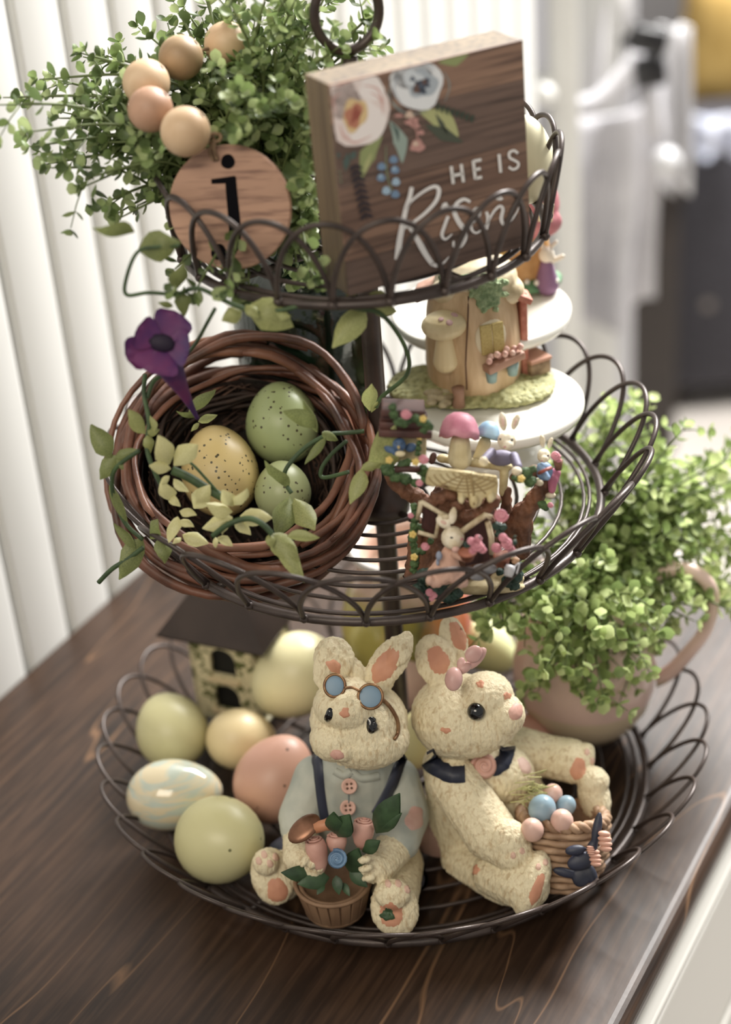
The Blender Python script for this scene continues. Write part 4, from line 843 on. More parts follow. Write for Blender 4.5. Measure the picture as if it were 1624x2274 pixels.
for q in ((300, 532, 208, 518, -.08, -.085, 1, 1.0), (305, 558, 400, 540, -.08, -.08, 1, 1.4), (395, 655, 410, 590, -.08, -.083, 1, 1.1), (405, 650, 410, 705, -.08, -.083, 1, 1.2), (385, 680, 350, 672, -.08, -.08, 1, .8),
          (555, 675, 650, 725, -.084, -.09, 0, 1.35), (540, 690, 495, 712, -.084, -.088, 0, 1.4), (545, 672, 575, 700, -.084, -.09, 0, 1.2), (575, 690, 645, 700, -.084, -.088, 0, 1.0), (810, 680, 738, 772, -.078, -.086, 0, .95), (830, 680, 885, 692, -.078, -.076, 0, 1.1), (820, 672, 880, 680, -.078, -.07, 0, 1.2), (800, 668, 770, 655, -.078, -.08, 0, 1.)): vleaf(*q[:6], mi=q[6], wide=q[7], z=False)
for q in ((340, 710, 250, 580, -.084, -.084, 0, .95), (350, 700, 410, 680, -.084, -.08, 0, 1.2), (370, 690, 350, 610, -.084, -.08, 0, 1), (350, 715, 370, 810, -.085, -.087, 0, 1.2), (155, 825, 50, 660, -.085, -.08, 1, 1.15), (170, 830, 90, 950, -.085, -.085, 1, 1.1), (170, 830, 290, 790, -.085, -.086, 1, .9), (175, 835, 215, 890, -.085, -.088, 1, 1.2),
          (285, 1290, 175, 1165, -.09, -.088, 1, .6), (320, 1265, 200, 1470, -.09, -.095, 1, .95), (330, 1255, 380, 1150, -.09, -.092, 1, 1.2), (430, 1240, 440, 1375, -.095, -.1, 1, 1.3), (150, 975, 250, 1200, -.085, -.085, 1, .35),
          (560, 600, 700, 480, -.055, -.05, 1, .7), (600, 640, 700, 605, -.055, -.055, 0, .8), (600, 640, 490, 600, -.055, -.06, 1, .7), (610, 650, 570, 695, -.058, -.06, 0, .9), (1210, 690, 1045, 620, -.08, -.085, 1, 1.1), (1220, 700, 1150, 540, -.078, -.078, 1, .5), (1260, 720, 1150, 860, -.078, -.084, 1, .5), (1250, 700, 1330, 740, -.078, -.076, 1, .9),
          (1060, 1015, 940, 860, -.084, -.088, 1, .7), (1075, 1010, 1010, 1230, -.085, -.1, 1, 1.05), (1100, 1020, 1205, 1190, -.085, -.1, 0, 1.1), (985, 1215, 1130, 1360, -.114, -.12, 0, 1.1), (1000, 1230, 1150, 1475, -.114, -.125, 0, .65), (1060, 1240, 1230, 1245, -.114, -.115, 0, .75), (970, 1220, 985, 1290, -.114, -.118, 0, 1.4),
          (1430, 890, 1595, 670, -.09, -.1, 0, 1.05), (1440, 880, 1380, 1065, -.09, -.098, 0, .9), (1440, 890, 1545, 860, -.09, -.092, 0, .9), (1490, 600, 1500, 455, -.06, -.062, 0, .9), (1495, 600, 1530, 540, -.06, -.062, 0, .7)): vleaf(*q[:6], mi=q[6], wide=q[7])
# pale star shaped sprays among the leaves
for q in ((470, 890, 420, 750), (470, 880, 580, 785), (470, 885, 370, 870), (480, 930, 550, 990), (460, 920, 420, 960), (470, 1080, 420, 980), (500, 1090, 580, 1110), (560, 1110, 640, 1000), (480, 1130, 440, 1250), (500, 1140, 570, 1170), (520, 1220, 640, 1260), (520, 1230, 480, 1260), (440, 1020, 500, 1070)): vleaf(*q, -.094, -.098, mi=2, wide=1.05)
for q in ((790, 1100, 670, 1060), (790, 1100, 740, 1020), (800, 1100, 860, 1020), (810, 1120, 960, 1130), (780, 1130, 640, 1180), (800, 1140, 870, 1215), (760, 1140, 740, 1220), (700, 1240, 770, 1280), (690, 1235, 690, 1285)): vleaf(*q, -.104, -.107, mi=2, wide=1.15)
# purple trumpet flower
pur = mat('petal_purple', '6c1c5c', .6, '40145e', 45, lo=.4, hi=.6); purd = mat('petal_throat', '1c0a28', .7)
fc = at(*Z4(415, 240), -.088); ft = at(*Z4(600, 625), -.070)
fl_ = MB(); tp = spline([at(*Z4(440, 330), -.086), at(*Z4(490, 420), -.082), at(*Z4(550, 530), -.076), ft], 5); fl_.tube(tp, [.0068, .0066, .0062, .0058, .0054, .0048, .0042, .0036, .003, .0026, .0022, .0018, .0015, .0012, .001, .001][:len(tp)], 14)
trum = fl_.build('flower_tube', pur, vl)
def petal(cx, cy, tx, ty, w, cup, dY):
    a = at(*Z4(cx, cy), -.089); b_ = at(*Z4(tx, ty), -.089 + dY); zz = b_ - a; s_ = zz.length; vs = []; n = 8; m_ = 6; nrm = (CP - a).normalized(); z_ = zz.normalized(); x_ = z_.cross(nrm).normalized(); y_ = x_.cross(z_) * -1
    for i in range(n + 1):
        t = i / n; hw = w * (.30 + .70 * sin(min(1, t * 1.35) * pi / 2)) * (1 if t < .72 else math.sqrt(max(.02, 1 - ((t - .72) / .285) ** 2)))
        for j in range(m_ + 1): u = 2 * j / m_ - 1; vs.append(a + z_ * (t * s_) + x_ * (u * hw) + nrm * (cup * (u * u * .6 - .5 * sin(pi * t)) * s_ + .04 * s_ * sin(9 * u + 5 * t)))
    W_ = m_ + 1; k_ = len(vs); vs += [q - nrm * .0004 for q in vs]; fs = []
    for i in range(n):
        for j in range(m_): c_ = i * W_ + j; fs += [(c_, c_ + 1, c_ + W_ + 1, c_ + W_), (k_ + c_, k_ + c_ + W_, k_ + c_ + W_ + 1, k_ + c_ + 1)]
    MB().add(vs, fs).build('petal', pur, vl)
petal(405, 225, 285, 165, .0080, .08, -.002); petal(425, 225, 500, 78, .0092, .08, .006); petal(440, 250, 560, 262, .0085, .06, -.002); petal(415, 255, 370, 395, .0105, -.06, -.010); petal(400, 240, 232, 310, .0078, .08, -.006)
MB().ell(at(*Z4(415, 235), -.0892), (.0062, .0030, .0042), face((CP - fc).normalized()) @ roll(.3), 16, 8).build('flower_throat', purd, vl)
# ================================================================== RESIN RABBITS
fur = mat('cream_resin_fur', 'e6d6ac', .55, 'cbb184', 1, (480, 480, 150), lo=.3, hi=.5, bump=.0007, bscale=1, bstretch=(1000, 1000, 300), distort=.6, detail=3)
orange = mat('inner_ear_coral', 'd9946f', .6, 'c8805e', 60); blackg = mat('bead_eye_black', '08080a', .08, coat=.6); rosep = mat('rose_paint', 'd9a391', .55, 'c98d7b', 90); navy = mat('navy_paint', '2c3148', .5, '232737', 60)
gold = mat('antique_gold', '9a6f42', .35, '6b4426', 200, metal=.5); leafg = mat('resin_leaf_green', '3c5a35', .5, '2c4428', 120, bump=.0003, bscale=200)
def A(px, py, Y): return at(px, py, Y)
def ES(b, px, py, Y, rx, rz, ry=None, rot=0, nu=18):
    P = A(px, py, Y); s = mpp(P); b.ell(P, (rx * s, (ry if ry is not None else (rx + rz) / 2) * s, rz * s), CAMR @ roll(R(rot)), nu, 12); return P
def CS(b, a, ra, c, rc): P, Q = A(*a), A(*c); b.cap(P, Q, ra * mpp(P), rc * mpp(Q))
def surf(ob_bvh, px, py):
    d = ray(px, py).normalized(); h = ob_bvh.ray_cast(CP, d); return h
def bvh(*obs):
    vs, fs = [], []
    for o in obs:
        k = len(vs); off = WL[o]; vs += [v.co + off for v in o.data.vertices]; fs += [tuple(i + k for i in p.vertices) for p in o.data.polygons]
    return BVHTree.FromPolygons(vs, fs)
def decal(tree, parent, name, m, px, py, rx, ry, rot=0, th=.0007, wob=.04, n=20, label=None, dome=.5, seed=0):
    """a thin painted or modelled patch that follows the surface; px radii"""
    rings = 4; vs = []; ok = True
    for j in range(rings + 1):
        f = j / rings; k = 1 if j == 0 else n
        for i in range(k):
            a = 2 * pi * i / n; w_ = 1 + wob * sin(3 * a + seed) + wob * sin(5 * a + 2 * seed); x, y = f * rx * w_ * cos(a), f * ry * w_ * sin(a); qx, qy = px + x * cos(R(rot)) - y * sin(R(rot)), py + x * sin(R(rot)) + y * cos(R(rot))
            h = surf(tree, qx, qy)
            if h[0] is None: h = (vs[0] if vs else None, V((0, -1, 0)))
            if h[0] is None: return None
            P_, N_ = h[0], h[1]
            if vs and (P_ - vs[0]).length > 3.0 * max(rx, ry) * .00026: P_ = vs[0] + (P_ - vs[0]).normalized() * max(rx, ry) * .00026 * f
            vs.append(P_ + N_ * (th * (1 - dome * f * f)) if j < rings else P_ - N_ * .0004)
    fs = [(0, 1 + i, 1 + (i + 1) % n) for i in range(n)]
    for j in range(1, rings):
        a0 = 1 + (j - 1) * n
        for i in range(n): fs.append((a0 + i, a0 + n + i, a0 + n + (i + 1) % n, a0 + (i + 1) % n))
    return MB().add(vs, fs).build(name, m, parent, label=label)
def strap(tree, parent, name, m, pts, w, th=.0010, n=6, lift=0):
    p = spline([V((a, b_, 0)) for a, b_ in pts], n); L_, Rr, Lb, Rb = [], [], [], []
    last = None
    for i in range(len(p)):
        t = (p[min(i + 1, len(p) - 1)] - p[max(i - 1, 0)]).normalized(); nn_ = V((-t.y, t.x, 0)) * w / 2; row = []
        for sg in (1, -1):
            h = surf(tree, p[i].x + nn_.x * sg, p[i].y + nn_.y * sg)
            if h[0] is None: h = last or (A(p[i].x, p[i].y, -.1), V((0, -1, 0)))
            last = h; row.append((h[0] + h[1] * (th + lift), h[0] - h[1] * .0008))
        L_.append(row[0][0]); Rr.append(row[1][0]); Lb.append(row[0][1]); Rb.append(row[1][1])
    m_ = len(p); vs = L_ + Rr + Lb + Rb; fs = []
    for i in range(m_ - 1): fs += [(i, i + 1, m_ + i + 1, m_ + i), (i, 2 * m_ + i, 2 * m_ + i + 1, i + 1), (m_ + i, m_ + i + 1, 3 * m_ + i + 1, 3 * m_ + i)]
    return MB().add(vs, fs).build(name, m, parent)
def rose(mb, P, r, Q, turns=2.3):
    """a spiral rose modelled from a wound band"""
    mb.ell(P, (r * .92, r * .6, r * .92), Q, 14, 8); n = 34
    for k in range(3):
        pts = []
        for i in range(n):
            t = i / (n - 1); a = turns * 2 * pi * t + k; rr = r * (.12 + .80 * t); pts.append(P + Q @ V((rr * cos(a), -r * (.62 - .42 * t) , rr * sin(a))))
        if k == 0: mb.tube(pts, [r * (.10 + .10 * i / n) for i in range(n)], 6)
    return mb
toward = (CP - V((-.02, -.09, .06))).normalized()
VQ = face(toward)

# ---- boy rabbit in blue shirt
bp = V((-.03, -.085, .0136))
boy = thing('rabbit_boy', 'cream resin rabbit in pale blue shirt with blue round glasses, holding a pot of tulips', 'figurine', bp)
b = Blob()
ES(b, 797, 1600, -.085, 110, 92, 98); ES(b, 812, 1640, -.092, 94, 70, 80); ES(b, 742, 1640, -.096, 55, 52, 60); ES(b, 855, 1640, -.092, 56, 56, 60); ES(b, 760, 1665, -.104, 32, 27, 30); ES(b, 770, 1565, -.09, 75, 60, 80)
# ears: left one folded forward, right one upright
ES(b, 742, 1462, -.078, 47, 50, 15, -18); ES(b, 776, 1492, -.078, 34, 40, 17, -30); ES(b, 723, 1476, -.082, 27, 55, 12, 12)
ES(b, 864, 1470, -.076, 40, 72, 14, 38); ES(b, 893, 1440, -.076, 24, 42, 11, 22); ES(b, 848, 1510, -.078, 30, 34, 16, 30)
CS(b, (785, 1680, -.08), 70, (785, 1830, -.072), 98)              # trunk under the shirt
CS(b, (668, 1850, -.095), 40, (668, 1905, -.118), 40); ES(b, 690, 1925, -.124, 34, 30, 30)            # left forearm and paw
for x, y in ((672, 1900), (690, 1905), (708, 1912)): ES(b, x + 6, y + 12, -.131, 9, 17, 12, 30)
CS(b, (885, 1870, -.100), 46, (842, 1925, -.122), 38); ES(b, 828, 1928, -.126, 36, 34, 28)
for x, y in ((806, 1905), (808, 1925), (815, 1945)): ES(b, x + 4, y + 4, -.134, 17, 9, 12, -10)
CS(b, (680, 1890, -.075), 60, (625, 1950, -.100), 52); ES(b, 606, 1946, -.108, 49, 66, 26, -14); ES(b, 590, 1915, -.110, 30, 30, 26)
CS(b, (880, 1920, -.085), 62, (880, 2000, -.126), 50); ES(b, 877, 2018, -.136, 55, 64, 26, -12); ES(b, 872, 1985, -.137, 42, 34, 26)
body_b = b.fuse('body', fur, boy, .0008, 4, fur=.00045, fsc=(700, 700, 260), zmin=.0148)
b = Blob()
CS(b, (785, 1700, -.078), 92, (785, 1815, -.074), 112); ES(b, 785, 1720, -.078, 118, 50, 70)
CS(b, (700, 1725, -.078), 48, (668, 1815, -.088), 50); CS(b, (668, 1815, -.088), 50, (666, 1840, -.096), 44)
CS(b, (885, 1730, -.076), 48, (905, 1812, -.084), 50); CS(b, (905, 1812, -.084), 50, (885, 1868, -.102), 49)
shirt = b.fuse('shirt', mat('shirt_blue', 'b8b9a9', .65, '989f96', 50, bump=.0004, bscale=90), boy, .0010, 5, fur=.0004, fsc=(110, 110, 60))
b = Blob(); ES(b, 790, 1890, -.062, 130, 60, 110); CS(b, (860, 1900, -.07), 72, (905, 1975, -.098), 48); CS(b, (700, 1880, -.07), 64, (640, 1905, -.085), 50)
b.fuse('trousers', navy, boy, .0011, 5, fur=.0004, fsc=(100, 100, 100), zmin=.0148)
tb = bvh(body_b); ts = bvh(shirt); tall = bvh(body_b, shirt)
decal(tb, boy, 'inner_ear', orange, 742, 1480, 21, 15, 40, th=.0006, wob=.1); decal(tb, boy, 'inner_ear', orange, 856, 1478, 27, 50, 33, th=.0006)
decal(tb, boy, 'eye', blackg, 731, 1588, 9, 18, 12, th=.0016); decal(tb, boy, 'eye', blackg, 826, 1611, 13, 20, 0, th=.0024)
decal(tb, boy, 'nose', rosep, 749, 1676, 17, 12, 10, th=.0012); decal(tb, boy, 'forehead_patch', orange, 766, 1583, 12, 14, 10, th=.0005, wob=.12)
for px, py, rx, ry, ro in ((744, 1524, 23, 25, 18), (823, 1548, 27, 27, 0)):
    h = surf(tb, px, py); P = h[0] + toward * .004; s = mpp(P); Q = VQ @ roll(R(-8 if px > 800 else 10))
    g_ = MB(); g_.tube([P + Q @ V((rx * s * cos(a), 0, ry * s * sin(a))) for a in [2 * pi * i / 28 for i in range(28)]], .0008, 8, True); fr = g_.build('glasses_rim', gold, boy)
    MB().ell(P, (rx * s * .98, .0009, ry * s * .98), Q, 24, 8).build('lens', mat('lens_blue', '6f8ea6', .45), fr)
h1, h2_, h3, h4 = surf(tb, 766, 1530)[0], surf(tb, 782, 1528)[0], surf(tb, 800, 1536)[0], surf(tb, 850, 1556)[0]
MB().tube(spline([h1 + toward * .0045, h2_ + toward * .0045, h3 + toward * .0045], 5), .0008, 8).build('bridge', gold, boy)
MB().tube(spline([surf(tb, x, y)[0] + toward * .0015 for x, y in ((848, 1552), (862, 1565), (876, 1585), (884, 1605), (884, 1628), (876, 1642))], 5), .0010, 8).build('glasses_arm', gold, boy)
strap(ts, boy, 'brace', navy, [(704, 1672), (707, 1700), (711, 1750), (717, 1795), (722, 1820)], 21); strap(ts, boy, 'brace', navy, [(898, 1676), (882, 1710), (866, 1750), (848, 1785), (835, 1808)], 22)
tan_b = mat('button_pink', 'd3a08c', .5)
for px, py in ((776, 1746), (773, 1794)):
    P = surf(ts, px, py)[0] + toward * .0012; bt = MB().lathe(P, [(1e-5, .0012), (.0026, .0012), (.0034, .0019), (.0041, .0017), (.0042, .0004), (.0040, -.0006), (1e-5, -.0006)], 24, VQ @ M.Rotation(pi / 2, 3, 'X')).build('button', tan_b, boy)
    mb = MB()
    for a, c in ((.0011, .0011), (-.0011, .0011), (.0011, -.0011), (-.0011, -.0011)): mb.ell(P + VQ @ V((a, -.0013, c)), .0007, nu=8, nv=6)
    mb.build('thread', mat('thread_brown', '6a4a36', .8), bt)
decal(ts, boy, 'elbow_patch', mat('patch_pink', 'd6a898', .6, 'c79484', 90), 921, 1818, 22, 30, 15, th=.0009, wob=.08, dome=.1)
strap(ts, boy, 'collar', mat('collar_blue', 'adb0a2', .65), [(745, 1712), (765, 1722), (780, 1712)], 16, .0012); strap(ts, boy, 'collar', mat('collar_blue', 'adb0a2', .65), [(783, 1712), (803, 1728), (840, 1722)], 16, .0012)
strap(ts, boy, 'shirt_placket', mat('placket_grey', '6f7b7c', .7), [(778, 1715), (776, 1740), (775, 1770), (776, 1815)], 3, .0003)
decal(tb, boy, 'foot_pad', orange, 617, 1978, 27, 32, -20, th=.0006); decal(tb, boy, 'foot_pad', orange, 869, 2032, 29, 32, -25, th=.0006)
decal(tb, boy, 'green_patch', leafg, 861, 2030, 17, 17, 10, th=.0013, wob=.12, dome=0)
toe = mat('toe_pink', 'd9ac94', .55)
for px, py in ((587, 1898), (613, 1903), (600, 1918), (575, 1912), (862, 1962), (885, 1962), (905, 1975)): decal(tb, boy, 'toe', toe, px, py, 8, 11, -20, th=.0006)
# wooden tub with slats, soil, tulips
tubw = mat('tub_brown', 'a07a58', .6, '7d5a3e', 60, (1, 1, .2), bump=.0003, bscale=200, bstretch=(1, 1, .2)); P0 = A(746, 2012, -.1145); P0 = V((P0.x, P0.y, .0148)); s_ = mpp(P0)
tz = .0205; R1, R2 = 62 * s_, 82 * s_
MB().lathe(P0, [(1e-5, 0), (R1 - .0012, 0), (R1, .001), ((R1 + R2) / 2, tz * .5), (R2 - .0012, tz), (R2 - .003, tz), (R2 - .004, tz - .004), (1e-5, tz - .004)], 40).build('tub', tubw, boy)
for i in range(20):
    a = 2 * pi * i / 20; d = V((cos(a), sin(a), 0)); q = rotz(a + pi / 2); mb = MB(); tq = M.Rotation(math.atan2(R2 - R1, tz), 3, 'X'); mb.box(P0 + d * ((R1 + R2) / 2 + .0003) + V((0, 0, tz / 2 + .0002)), 2 * pi * (R1 + R2) / 2 / 20 * .93, .0014, tz * .98, q @ tq, bev=.0003); mb.build('stave', tubw, boy)
MB().tube([P0 + V(((R2 + .0004) * cos(2 * pi * i / 40), (R2 + .0004) * sin(2 * pi * i / 40), tz)) for i in range(40)], .0012, 8, True).build('tub_rim', tubw, boy)
MB().tube([P0 + V(((R1 + .0006) * cos(2 * pi * i / 40), (R1 + .0006) * sin(2 * pi * i / 40), .0022)) for i in range(40)], .0012, 8, True).build('tub_hoop', tubw, boy)
tul = mat('tulip_pink', 'd8a08e', .5, 'c48977', 70)
for px, py, rr, hgt, ro in ((705, 1895, 25, 44, -8), (748, 1872, 24, 26, 0), (806, 1850, 26, 38, 10)):
    P = A(px, py, -.128 if py > 1880 else -.124); s = mpp(P); Q = VQ @ roll(R(ro)); mb = MB(); rr *= s; hgt *= s
    mb.lathe(P, [(1e-5, -hgt), (rr * .35, -hgt * .95), (rr * .70, -hgt * .6), (rr * .94, -hgt * .05), (rr * .96, hgt * .35), (rr * .86, hgt * .62), (rr * .72, hgt * .72), (rr * .60, hgt * .62), (rr * .45, hgt * .66), (rr * .3, hgt * .8), (1e-5, hgt * .84)], 18, Q @ M.Rotation(.35, 3, 'X'))
    fl = mb.build('tulip', tul, boy)
    mb = MB(); n = 20; pts = [P + Q @ M.Rotation(.35, 3, 'X') @ V((rr * (.15 + .62 * i / n) * cos(5 * pi * i / n), rr * (.15 + .62 * i / n) * sin(5 * pi * i / n), hgt * (.86 - .14 * i / n))) for i in range(n + 1)]; mb.tube(pts, rr * .11, 6); mb.build('petal_curl', tul, fl)
mb = MB(); P = A(749, 1908, -.136); rose(mb, P, 23 * mpp(P), VQ); mb.build('blue_rose', mat('rose_blue', '5f83a6', .45, '3c5a7d', 120), boy)
lv2, lf2 = leaf_shape(.30, .3, 1, 6)
def rleaf(x0, y0, x1, y1, Y0, Y1, wd=1.0, parent=None, m=None):
    a, c = A(x0, y0, Y0), A(x1, y1, Y1); mx_ = put_leaf(None, a, c - a, -toward + V((.2, 0, .2)), (c - a).length) @ M.Diagonal((wd * .62, 1, 1, 1)); mb = MB(); mb.add([mx_ @ q for q in lv2], lf2); mb.add([mx_ @ (q + V((0, .05, 0))) for q in lv2], [f[::-1] for f in lf2]); mb.build('leaf', m or leafg, parent or boy)
for q in ((700, 1945, 630, 1942, 1.2), (735, 1950, 665, 1965, 1.4), (745, 1945, 752, 1988, 1.5), (775, 1935, 815, 1972, 1.4), (775, 1950, 790, 1895, 1.3), (745, 1865, 770, 1818, 1.5), (745, 1862, 738, 1815, 1.4), (828, 1860, 878, 1775, 1.1), (835, 1850, 885, 1812, .9), (800, 1895, 838, 1872, 1.3), (720, 1960, 705, 1985, 1.4), (760, 1960, 775, 1990, 1.3)): rleaf(*q[:4], -.130, -.136, q[4])
a, c = A(643, 1868, -.128), A(708, 1812, -.120); Q = aim(c - a); mb = MB(); L2 = (c - a).length
mb.ell((a + c) / 2, (.0062, .0022, L2 / 2), M([[*x] for x in Q]) @ rotz(.3), 18, 10); mb.build('trowel_blade', mat('trowel_copper', '9a6446', .3, '6a4228', 90, metal=.5), boy)
MB().tube([A(700, 1838, -.124), A(722, 1832, -.124), A(742, 1828, -.122)], [.0032, .0030, .0042], 10).build('trowel_handle', mat('handle_orange', 'c77d52', .5), boy)

# ---- girl rabbit with egg basket
gp = V((.045, -.075, .0136))
girl = thing('rabbit_girl', 'cream resin rabbit with pink hair bow and navy collar, holding basket of blue eggs', 'figurine', gp)
b = Blob()
ES(b, 1018, 1590, -.075, 106, 96, 100); ES(b, 1075, 1600, -.082, 78, 70, 74); ES(b, 1122, 1588, -.088, 45, 48, 50); ES(b, 1035, 1632, -.082, 86, 52, 70); ES(b, 1080, 1545, -.08, 62, 55, 65)
ES(b, 968, 1468, -.066, 46, 62, 16, -18); ES(b, 985, 1500, -.068, 40, 36, 20, 0); ES(b, 1008, 1425, -.058, 32, 60, 16, -14); ES(b, 1012, 1470, -.062, 26, 34, 18)
ES(b, 1090, 1780, -.068, 128, 110, 95); CS(b, (1010, 1700, -.072), 72, (1050, 1880, -.068), 92); ES(b, 1100, 1720, -.072, 90, 70, 80)
CS(b, (1005, 1730, -.088), 58, (1090, 1850, -.108), 62); CS(b, (1090, 1850, -.108), 62, (1135, 1888, -.118), 48); ES(b, 1128, 1862, -.118, 44, 44, 36)
CS(b, (1040, 1910, -.085), 62, (1130, 1955, -.112), 60); CS(b, (1100, 1940, -.112), 52, (1165, 1965, -.127), 58); ES(b, 1180, 1960, -.130, 38, 76, 46, 22)
CS(b, (1130, 1660, -.050), 54, (1220, 1680, -.055), 48); CS(b, (1220, 1680, -.055), 48, (1270, 1690, -.062), 50); ES(b, 1288, 1695, -.066, 28, 50, 36, 28)
ES(b, 1320, 1770, -.078, 36, 62, 40, -12); ES(b, 1318, 1735, -.076, 36, 34, 34)
body_g = b.fuse('body', fur, girl, .0008, 4, fur=.00045, fsc=(700, 700, 260), zmin=.0148)
b = Blob(); ES(b, 985, 1840, -.062, 72, 90, 80); ES(b, 1030, 1890, -.066, 80, 50, 70); b.fuse('skirt', mat('skirt_rosy_brown', 'a98272', .7, '8c6858', 50), girl, .0012, 5, fur=.0005, fsc=(90, 90, 50), zmin=.0148)
tg_ = bvh(body_g)
decal(tg_, girl, 'inner_ear', orange, 973, 1466, 27, 38, -25, th=.0005, label='coral inside of the near ear'); decal(tg_, girl, 'inner_ear', orange, 1018, 1412, 20, 40, -20, th=.0005)
P = surf(tg_, 1058, 1580)[0]; mb = MB(); mb.ell(P + toward * .0006, .0048, nu=20, nv=14); mb.build('eye', blackg, girl)
decal(tg_, girl, 'nose', rosep, 1146, 1580, 17, 22, 20, th=.0011)
for px, py, rx, ry in ((1067, 1519, 10, 10), (1127, 1545, 10, 9), (990, 1622, 14, 7), (1057, 1932, 8, 14)): decal(tg_, girl, 'fur_patch', orange, px, py, rx, ry, 10, th=.0005, wob=.14, seed=px)
decal(tg_, girl, 'foot_pad', orange, 1193, 1975, 14, 44, 20, th=.0005); decal(tg_, girl, 'foot_pad', orange, 1284, 1708, 19, 30, 12, th=.0006)
for px, py in ((1212, 1915), (1196, 1925), (1304, 1670), (1316, 1690), (1140, 1900), (1160, 1890)): decal(tg_, girl, 'toe', toe, px, py, 7, 9, 0, th=.0006)
strap(tg_, girl, 'collar', navy, [(948, 1672), (965, 1700), (1000, 1720), (1032, 1720)], 36, .0016); strap(tg_, girl, 'collar', navy, [(1128, 1658), (1122, 1685), (1108, 1702), (1090, 1708)], 32, .0016)
mb = MB(); P = surf(tg_, 1074, 1702)[0] + toward * .004; rose(mb, P, 31 * mpp(P), VQ, 2.6); mb.build('collar_rose', rosep, girl)
decal(tg_, girl, 'chest_patch', mat('patch_blush', 'dcb4a4', .6), 1165, 1700, 14, 24, -30, th=.0007)
# hair bow: bulb and two bows
bowp = mat('bow_pink', 'd3a197', .4, 'c48f86', 60)
P = A(1008, 1508, -.092); s = mpp(P); MB().ell(P, (20 * s, 16 * s, 27 * s), VQ @ roll(.2), 16, 12).build('bow_bulb', bowp, girl)
mb = Blob(); ES(mb, 1058, 1462, -.082, 32, 14, 9, -48); ES(mb, 1052, 1452, -.084, 22, 18, 8, -40); ES(mb, 1030, 1484, -.086, 18, 12, 12, -30); ES(mb, 1024, 1472, -.084, 14, 9, 8, -70); mb.fuse('bow', bowp, girl, .0006, 2)
# woven egg basket
bk_ = mat('basket_weave', 'b58f6c', .6, '8d6748', 90); P0 = A(1248, 1868, -.102); ax_ = (VQ @ V((.12, -.30, .95))).normalized(); Qb = aim(ax_); s = mpp(P0)
prof = [(.0, -.026), (.013, -.025), (.019, -.018), (.0225, -.006), (.0232, .006), (.0225, .013)]
MB().lathe(P0, [(max(r, 1e-5), z) for r, z in prof] + [(.0205, .0125), (.0205, .006), (1e-5, .004)], 36, Qb).build('basket', mat('basket_inner', '8d6748', .7), girl)
def bpnt(a, z, lift=0):
    r = 0
    for i in range(len(prof) - 1):
        if prof[i][1] <= z <= prof[i + 1][1]: f = (z - prof[i][1]) / (prof[i + 1][1] - prof[i][1]); r = prof[i][0] + (prof[i + 1][0] - prof[i][0]) * f
    r = r or .0225; return P0 + Qb @ V(((r + lift) * cos(a), (r + lift) * sin(a), z))
mb = MB(); ns_ = 20
for row in range(9):
    z = -.022 + row * .004; n = 80; mb.tube([bpnt(2 * pi * i / n, z, .0009 * (1 if 1 else 0) * sin(ns_ * pi * i / n + (row % 2) * pi) + .0006) for i in range(n)], .0019, 6, True)
mb.build('weave', bk_, girl)['kind'] = 'stuff'
mb = MB(); n = 90
for ph in (0, pi): mb.tube([P0 + Qb @ V(((.0225 + .0015 * sin(12 * 2 * pi * i / n + ph)) * cos(2 * pi * i / n), (.0225 + .0015 * sin(12 * 2 * pi * i / n + ph)) * sin(2 * pi * i / n), .0145 + .0016 * cos(12 * 2 * pi * i / n + ph))) for i in range(n)], .0021, 7, True)
mb.build('basket_rim', bk_, girl)
eb = mat('small_egg_blue', '86a3b4', .4, bump=.00005, bscale=500); ep = mat('small_egg_pink', 'd8aa98', .4)
for px, py, r, Y, m_ in ((1205, 1795, 31, -.106, eb), (1258, 1788, 22, -.100, eb), (1228, 1762, 22, -.094, ep), (1182, 1842, 26, -.118, ep), (1248, 1822, 26, -.114, ep)):
    P = A(px, py, Y); s = mpp(P) * r; MB().lathe(P, [(max(1e-5, sin(pi * i / 12)) * (1 - .1 * -cos(pi * i / 12)) * s, -cos(pi * i / 12) * s * 1.16) for i in range(13)], 18, aim(V((rl.uniform(-.4, .4), -.3, .9)))).build('small_egg', m_, girl)
mb = MB()
for i in range(40):
    P = A(1185 + rl.gauss(0, 12), 1765 + rl.gauss(0, 14), -.094); mb.tube([P, P + V((rl.uniform(-.006, .006), -.002, rl.uniform(0, .006))), P + V((rl.uniform(-.01, .01), -.003, rl.uniform(-.002, .006)))], .0003, 4)
mb.build('raffia', mat('raffia_green', 'b7b36c', .8), girl)['kind'] = 'stuff'
b = Blob(); ES(b, 1292, 1912, -.130, 34, 20, 12, -18); ES(b, 1256, 1938, -.130, 30, 11, 8, 14); ES(b, 1294, 1944, -.131, 22, 28, 9, 30); ES(b, 1312, 1940, -.131, 14, 26, 9, -25); ES(b, 1326, 1842, -.124, 11, 40, 9, 10); ES(b, 1316, 1880, -.128, 12, 16, 9, 20); ES(b, 1278, 1888, -.129, 24, 12, 10, -8); b.fuse('basket_bow', navy, girl, .0007, 2)
for px, py, rx, rz in ((1344, 1868, 17, 24), (1322, 1905, 15, 20), (1312, 1888, 10, 10)):
    P = A(px, py, -.131); s = mpp(P); mb = MB(); 
    for k in range(4): mb.ell(P + VQ @ V((0, 0, (k - 1.5) * rz * s * .45)), (rx * s * (1 - .12 * abs(k - 1.5)), rx * s * .7, rz * s * .30), VQ @ roll(.2), 12, 8)
    mb.build('ribbon_bud', mat('bud_peach', 'd69c84', .5), girl)
